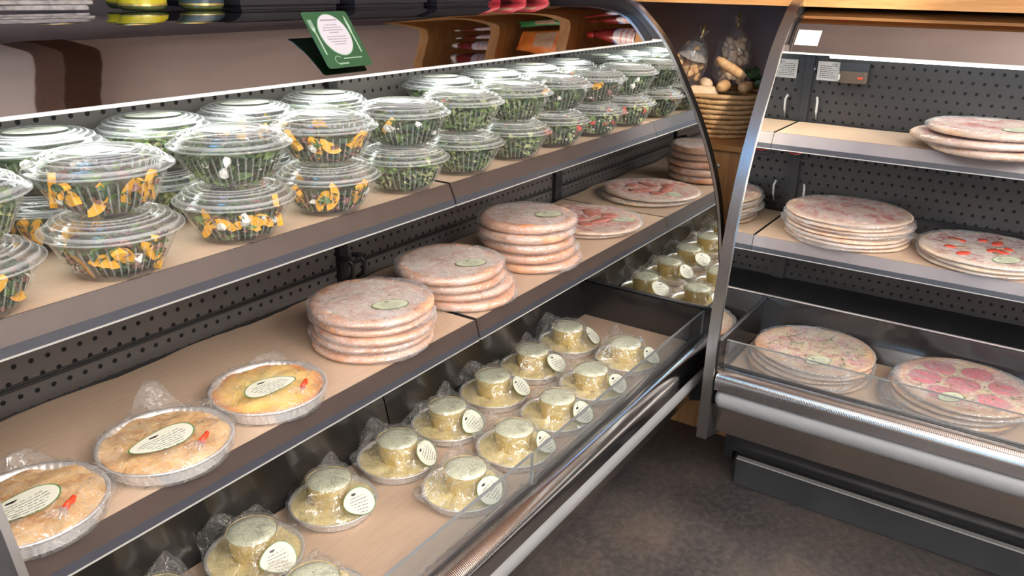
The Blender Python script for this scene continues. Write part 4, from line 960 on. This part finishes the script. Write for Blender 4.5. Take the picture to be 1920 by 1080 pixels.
# ------------------------------------------------------------------ corner box, basket and its bags
g = G(); g.box(2.56, 2.96, .71, 1.50, 0.0, 1.04); cb = tag(ob('corner_box', g.mesh('corner_box', M['pine_v'])), 'tall pine box in the corner between the two fridges', 'wooden box')
g = G(); g.box(2.545, 2.97, .70, 1.51, 1.04, 1.058); ob('box_top', g.mesh('box_top', M['pine_y']), cb)
g = G(); g.lathe([(0, .006), (.004, .005), (.008, .002), (.008, 0)], 8); ob('bolt', g.mesh('bolt', M['bright'], smooth=True), cb, (2.56, .895, .985), (0, -PI/2, 0))
bk_ = tag(empty('wicker_basket', (2.735, .965, 1.0585)), 'round coiled cane basket of bread and biscuits in the corner', 'basket')
nc = 9
for i in range(nc):
    t_ = i/(nc-1); R_ = .098+.048*t_**.8; z = .008+.135*t_
    g = G(); pts = [((R_+.0015*math.sin(9*a+i))*math.cos(a), (R_+.0015*math.sin(9*a+i))*math.sin(a), z+.0012*math.sin(5*a+i*2)) for a in [2*PI*k/40 for k in range(41)]]
    g.tube(pts, .0082, 8, cap=False); ob('coil', g.mesh('coil', M['wicker'], smooth=True), bk_)
g = G(); g.lathe([(0, .004), (.098, .004), (.10, .012), (0, .013)], 32); ob('basket_bottom', g.mesh('basket_bottom', M['wicker']), bk_)
def blob_stick(L, r, mat, name, seed):
    rr = random.Random(seed); n = 7; g = G()
    g.tube([(0, rr.uniform(-.002, .002), L*i/(n-1)) for i in range(n)], [r*.55, r*.95, r, r*1.03, r, r*.95, r*.55], 10); return g.mesh(name, mat, smooth=True)
BZ = 1.0585
def bread(x, y, z, L, r, dirv, mat, label, seed):
    o = tag(ob('bread_stick', blob_stick(L, r, M[mat], 'bread_stick', seed), None, (x, y, z)), label, 'bread', 'breads in the cane basket')
    o.rotation_euler = Vector(dirv).to_track_quat('Z', 'Y').to_euler(); return o
fl = flatlump('bread_filler', M['biscuit'], .115, .115, .030, 2)
bread(2.645, .990, BZ+.170, .075, .021, (.75, .45, .03), 'biscuit_p', 'pale end-on loaf resting at the left of the basket rim', 1)
bread(2.625, .938, BZ+.170, .070, .019, (.98, .05, .03), 'biscuit', 'brown end-on loaf in the middle of the basket rim', 2)
bread(2.652, .876, BZ+.170, .070, .019, (.95, -.05, .03), 'biscuit', 'end-on brown loaf below the diagonal breadstick', 3)
bread(2.655, .868, BZ+.206, .115, .016, (.05, .85, .42), 'biscuit', 'breadstick slanting up against the bag of biscuits', 4)
for k, (dx, dy, rot) in enumerate(((.02, .04, .3), (.05, -.03, 1.2), (-.03, -.01, 2.0))):
    bread(2.735+dx-.05, .965+dy, BZ+.042+.052*k, .10, .024, (math.cos(rot), math.sin(rot), .05), 'biscuit_p', 'loaf lying inside the basket, %s layer' % ('lowest', 'middle', 'upper')[k], 10+k)
def biscuit_bag(x, y, z, h, r, n, label, tilt, seed, mat='biscuit_p', paper=False):
    rr = random.Random(seed); t = tag(empty('biscuit_bag', (x, y, z)), label, 'bag', 'cellophane bags in the basket'); t.rotation_euler = (tilt[0], tilt[1], 0)
    prof = [(0, 0), (r*.75, .004), (r*.98, h*.12), (r*1.05, h*.4), (r*.95, h*.62), (r*.6, h*.76), (r*.22, h*.84), (r*.16, h*.88), (r*.30, h*.96), (r*.42, h)]
    ph = rr.uniform(0, 6)
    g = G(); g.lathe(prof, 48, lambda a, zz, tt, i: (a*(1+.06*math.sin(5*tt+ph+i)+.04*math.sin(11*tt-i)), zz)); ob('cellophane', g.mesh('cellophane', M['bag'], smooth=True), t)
    lp = lump('biscuit', M[mat], .015, seed, 9, .75)
    i = 0
    while i < n:
        zz = rr.uniform(.015, h*.68); R_ = r*(.86 if zz < h*.5 else .62); a = rr.uniform(0, 6.28); q = R_*(.55+.45*rr.random())
        ob('biscuit', lp, t, (q*math.cos(a), q*math.sin(a), zz), (rr.uniform(0, 3), rr.uniform(0, 3), 0)); i += 1
    g = G(); g.tube([(0, 0, h*.82), (.002, 0, h*.90), (-.004, .002, h*1.06)], [.010, .007, .004], 8); ob('gold_tie', g.mesh('gold_tie', M['gold_lid'], smooth=True), t)
    g = G(); g.tube([(0, 0, .02), (0, 0, h*.66)], [r*.55, r*.45], 12); ob('biscuit_heap', g.mesh('biscuit_heap', M[mat], smooth=True), t)
    if paper:
        g = G(); g.lathe([(r*.30, h*.78), (r*.75, h*.66), (r*1.02, h*.50)], 40, lambda a, zz, tt, i: (a*1.03, zz)); ob('paper_header', g.mesh('paper_header', M['paper_w'], smooth=True), t)
    return t
biscuit_bag(2.765, .962, BZ+.166, .222, .058, 46, 'tall cellophane bag of nubbly pale biscuits standing in the basket', (.05, .05), 21)
biscuit_bag(2.690, 1.100, BZ+.166, .195, .050, 30, 'cellophane bag of brown breadsticks with paper header, behind the fridge edge', (.35, -.05), 22, 'biscuit', True)
g = G(); rr = random.Random(3)
for i in range(60): leaf(g, rr, Vector((rr.uniform(-.05, .05), rr.uniform(-.06, .06), rr.uniform(.0, .05))), .04, 0)
hb = tag(ob('herb_bunch', g.mesh('herb_bunch', [M['leaf_d']]), None, (2.80, .842, BZ+.168)), 'dark green leafy bunch at the right of the basket', 'greens')
# ------------------------------------------------------------------ pine shelf unit above the right fridge
su = tag(empty('wall_shelf', (2.45, 0, 0)), 'pine shelf unit with sauces and snacks above the right fridge', 'shelf')
SZ = [1.492, 1.780, 2.070, 2.400]
for i, z in enumerate(SZ):
    g = G(); g.box(0, .50, -1.6, 1.75, z, z+.040); ob('shelf_board', g.mesh('shelf_board', M['pine_y']), su)
g = G(); g.box(.50, .52, -1.6, 1.75, 1.492, 2.44); ob('back_board', g.mesh('back_board', M['dark_wood']), su)
for y in (-1.6, -.30, 1.72):
    for z0, z1 in zip(SZ, SZ[1:]):
        g = G(); g.box(.02, .50, y, y+.03, z0+.040, z1); ob('side_board', g.mesh('side_board', M['pine_v']), su)
# sauce bottles
g = G(); g.lathe([(0, 0), (.030, 0), (.034, .004), (.034, .125), (.030, .150), (.018, .175), (.015, .185), (.015, .192), (0, .192)], 28); BT = g.mesh('bottle_body', M['sauce'], smooth=True)
g = G(); g.lathe([(.0, 0), (.019, 0), (.019, .022), (.014, .028), (0, .028)], 20); BC = [g.mesh('cap', M['cap_red'], angle=40), g.mesh('cap', M['cap_white'], angle=40)]
def wrap_label(R_, z0, z1, arc, mat, name='bottle_label'):
    V = []; F = []; uv = []; n = 20
    for i in range(n+1):
        a = -arc/2+arc*i/n
        for j in range(2): V.append((R_*math.cos(a), R_*math.sin(a), z0+(z1-z0)*j)); uv.append((2*i/n-1, (2*j-1)*.8))
    F = [(2*i, 2*i+2, 2*i+3, 2*i+1) for i in range(n)]; return mesh(name, V, F, mat, True, None, uv)
BLB = wrap_label(.0346, .025, .105, 3.6, M['sauce_lab'])
def bottle(x, y, z, k, label):
    t = tag(empty('sauce_bottle', (x, y, z), PI), label, 'bottle', 'red sauce bottles on the pine shelves')
    b = ob('bottle_body', BT, t); ob('cap', BC[k], t, (0, 0, .188)); ob('bottle_label', BLB, t)
def snack(x, y, z, w, h, mat, label, seed, band='bag_tan', name='snack_bag'):
    rr = random.Random(seed); n, m = 12, 12; V = []; F = []
    t = tag(empty(name, (x, y, z), PI/2+rr.uniform(-.15, .15)), label, 'snack bag', 'snack bags on shelves')
    for side in (1, -1):
        for j in range(m+1):
            for i in range(n+1):
                fx = i/n*2-1; fz = j/m; d = .030*(1-fx*fx)**.6*(math.sin(PI*min(1, fz*1.05+.02))**.5 if 0 < fz < 1 else 0)
                V.append((fx*w/2*(1-.05*math.sin(PI*fz)), side*(d+.001)+.003*math.sin(5*fx+seed), fz*h))
    k = (n+1)*(m+1); fm = []
    for s_ in range(2):
        for j in range(m):
            for i in range(n):
                q = (s_*k+j*(n+1)+i, s_*k+j*(n+1)+i+1, s_*k+(j+1)*(n+1)+i+1, s_*k+(j+1)*(n+1)+i)
                F.append(q if s_ else q[::-1]); fm.append(1 if 3 <= j < 8 and 2 <= i < 10 else 0)
    me = mesh('bag_body', V, F, [M[mat], M[band]], True, fm); ob('bag_body', me, t)
    g = G(); g.box(-w*.49, w*.49, -.002, .002, h-.001, h+.012); ob('bag_seal', g.mesh('bag_seal', M[mat]), t)
nth = ['first', 'second', 'third', 'fourth', 'fifth', 'sixth', 'seventh', 'eighth', 'ninth']
for i, y in enumerate((1.20, 1.10, 1.00, .90, .80, .70, .60)): bottle(2.53+.012*(i % 2), y, SZ[0]+.0402, 0, 'red sauce bottle on the lowest pine board, %s from the corner' % nth[i])
for i, y in enumerate((1.16, .96, .76, .56)): snack(2.54, y, SZ[1]+.0405, .17, .20, ('bag_green', 'bag_orange', 'bag_orange', 'bag_red')[i], '%s snack bag on the second pine board, %s from the corner' % (('green', 'orange', 'orange', 'red')[i], nth[i]), i+3)
for i, y in enumerate((1.10, 1.00, .90, .80, .70, .60, .50, .40)): bottle(2.53+.010*(i % 2), y, SZ[2]+.0402, 1, 'red sauce bottle on the third pine board, %s from the corner' % nth[i])
# ------------------------------------------------------------------ goods standing on the left fridge
TZ = 1.4875
def jar(x, y, r, h, matl, label, name='jar', lid='gold_lid'):
    t = tag(empty(name, (x, y, TZ), -2.2), label, 'jar', 'jars on top of the left fridge')
    g = G(); g.lathe([(0, 0), (r*.86, 0), (r, .006), (r, h*.80), (r*.8, h*.86), (r*.78, h*.9), (0, h*.9)], 36); ob('jar_body', g.mesh('jar_body', M['jar_glass'], smooth=True), t)
    g = G(); g.lathe([(0, h*1.03), (r*.82, h*1.03), (r*.86, h*1.01), (r*.86, h*.88)], 36); ob('lid', g.mesh('lid', M[lid], smooth=True), t)
    g = G(); g.lathe([(r*1.012, .012), (r*1.012, h*.72)], 36); l = ob('jar_label', g.mesh('jar_label', M[matl], smooth=True), t)
    g = G(); g.lathe([(r*1.02, .0085), (r*1.022, .0105), (r*1.02, .012)], 36); ob('gold_band', g.mesh('gold_band', M['gold_lid'], smooth=True), t)
    return t
jar(.905, 1.42, .041, .13, 'jar_y', 'yellow-labelled jar standing nearest on the fridge top')
jar(.945, 1.525, .041, .13, 'jar_y', 'yellow-labelled jar partly behind the nearest yellow jar')
jar(.868, 1.635, .040, .13, 'jar_p', 'purple-labelled jar beside the pale paper bundle')
jar(1.015, 1.40, .040, .13, 'jar_b', 'blue-grey-labelled jar beside the black crates')
g = G(); g.lathe([(0, 0), (.034, 0), (.038, .005), (.038, .15), (.03, .18), (.014, .21), (.013, .25), (0, .25)], 28)
bt = tag(ob('green_bottle', g.mesh('green_bottle', plain('bright_green_glass', (0.01, 0.16, 0.03), .1), smooth=True), None, (.62, 1.64, TZ)), 'green bottle at the far left of the fridge top', 'bottle')
pb = tag(empty('paper_bundle', (.755, 1.545, TZ), -.35), 'bundle of folded pale printed paper on the fridge top', 'paper bundle')
rr = random.Random(6)
for i in range(6):
    V, F = rbox(.20-rr.uniform(0, .02), .13, .009, .004); g = G(); g.add(V, F); ob('paper_sheet', g.mesh('paper_sheet', M['paper_w']), pb, (rr.uniform(-.006, .006), rr.uniform(-.006, .006), i*.0092), (0, 0, rr.uniform(-.05, .05)))
for i, (x, y, w) in enumerate(((1.20, 1.50, .26), (1.47, 1.47, .24), (1.72, 1.45, .22))):
    t = tag(empty('black_crate', (x, y, TZ), -.02), ['black plastic crate beside the blue-grey jar', 'middle black plastic crate on the fridge top', 'black plastic crate nearest the corner'][i], 'crate', 'black crates on the fridge top')
    g = G()
    for a in ((-w/2, w/2, -.15, -.14), (-w/2, w/2, .14, .15), (-w/2, -w/2+.01, -.14, .14), (w/2-.01, w/2, -.14, .14)): g.box(*a, .008, .12)
    ob('crate_wall', g.mesh('crate_wall', M['crate']), t)
    g = G(); g.box(-w/2+.006, w/2-.006, -.144, .144, 0, .008); ob('crate_floor', g.mesh('crate_floor', M['crate']), t)
    g = G()
    for a in ((-w/2-.006, w/2+.006, -.158, -.138), (-w/2-.006, w/2+.006, .138, .158)): g.box(*a, .12, .128)
    for a in ((-w/2-.006, -w/2+.012, -.138, .138), (w/2-.012, w/2+.006, -.138, .138)): g.box(*a, .12, .128)
    ob('crate_rim', g.mesh('crate_rim', M['crate']), t)
for i, (x, y) in enumerate(((1.93, 1.40), (2.06, 1.40), (2.18, 1.40))):
    snack(x, y, TZ, .12, .14, 'bag_red', 'red snack bag on the fridge top, %s from the crates' % nth[i], 40+i)
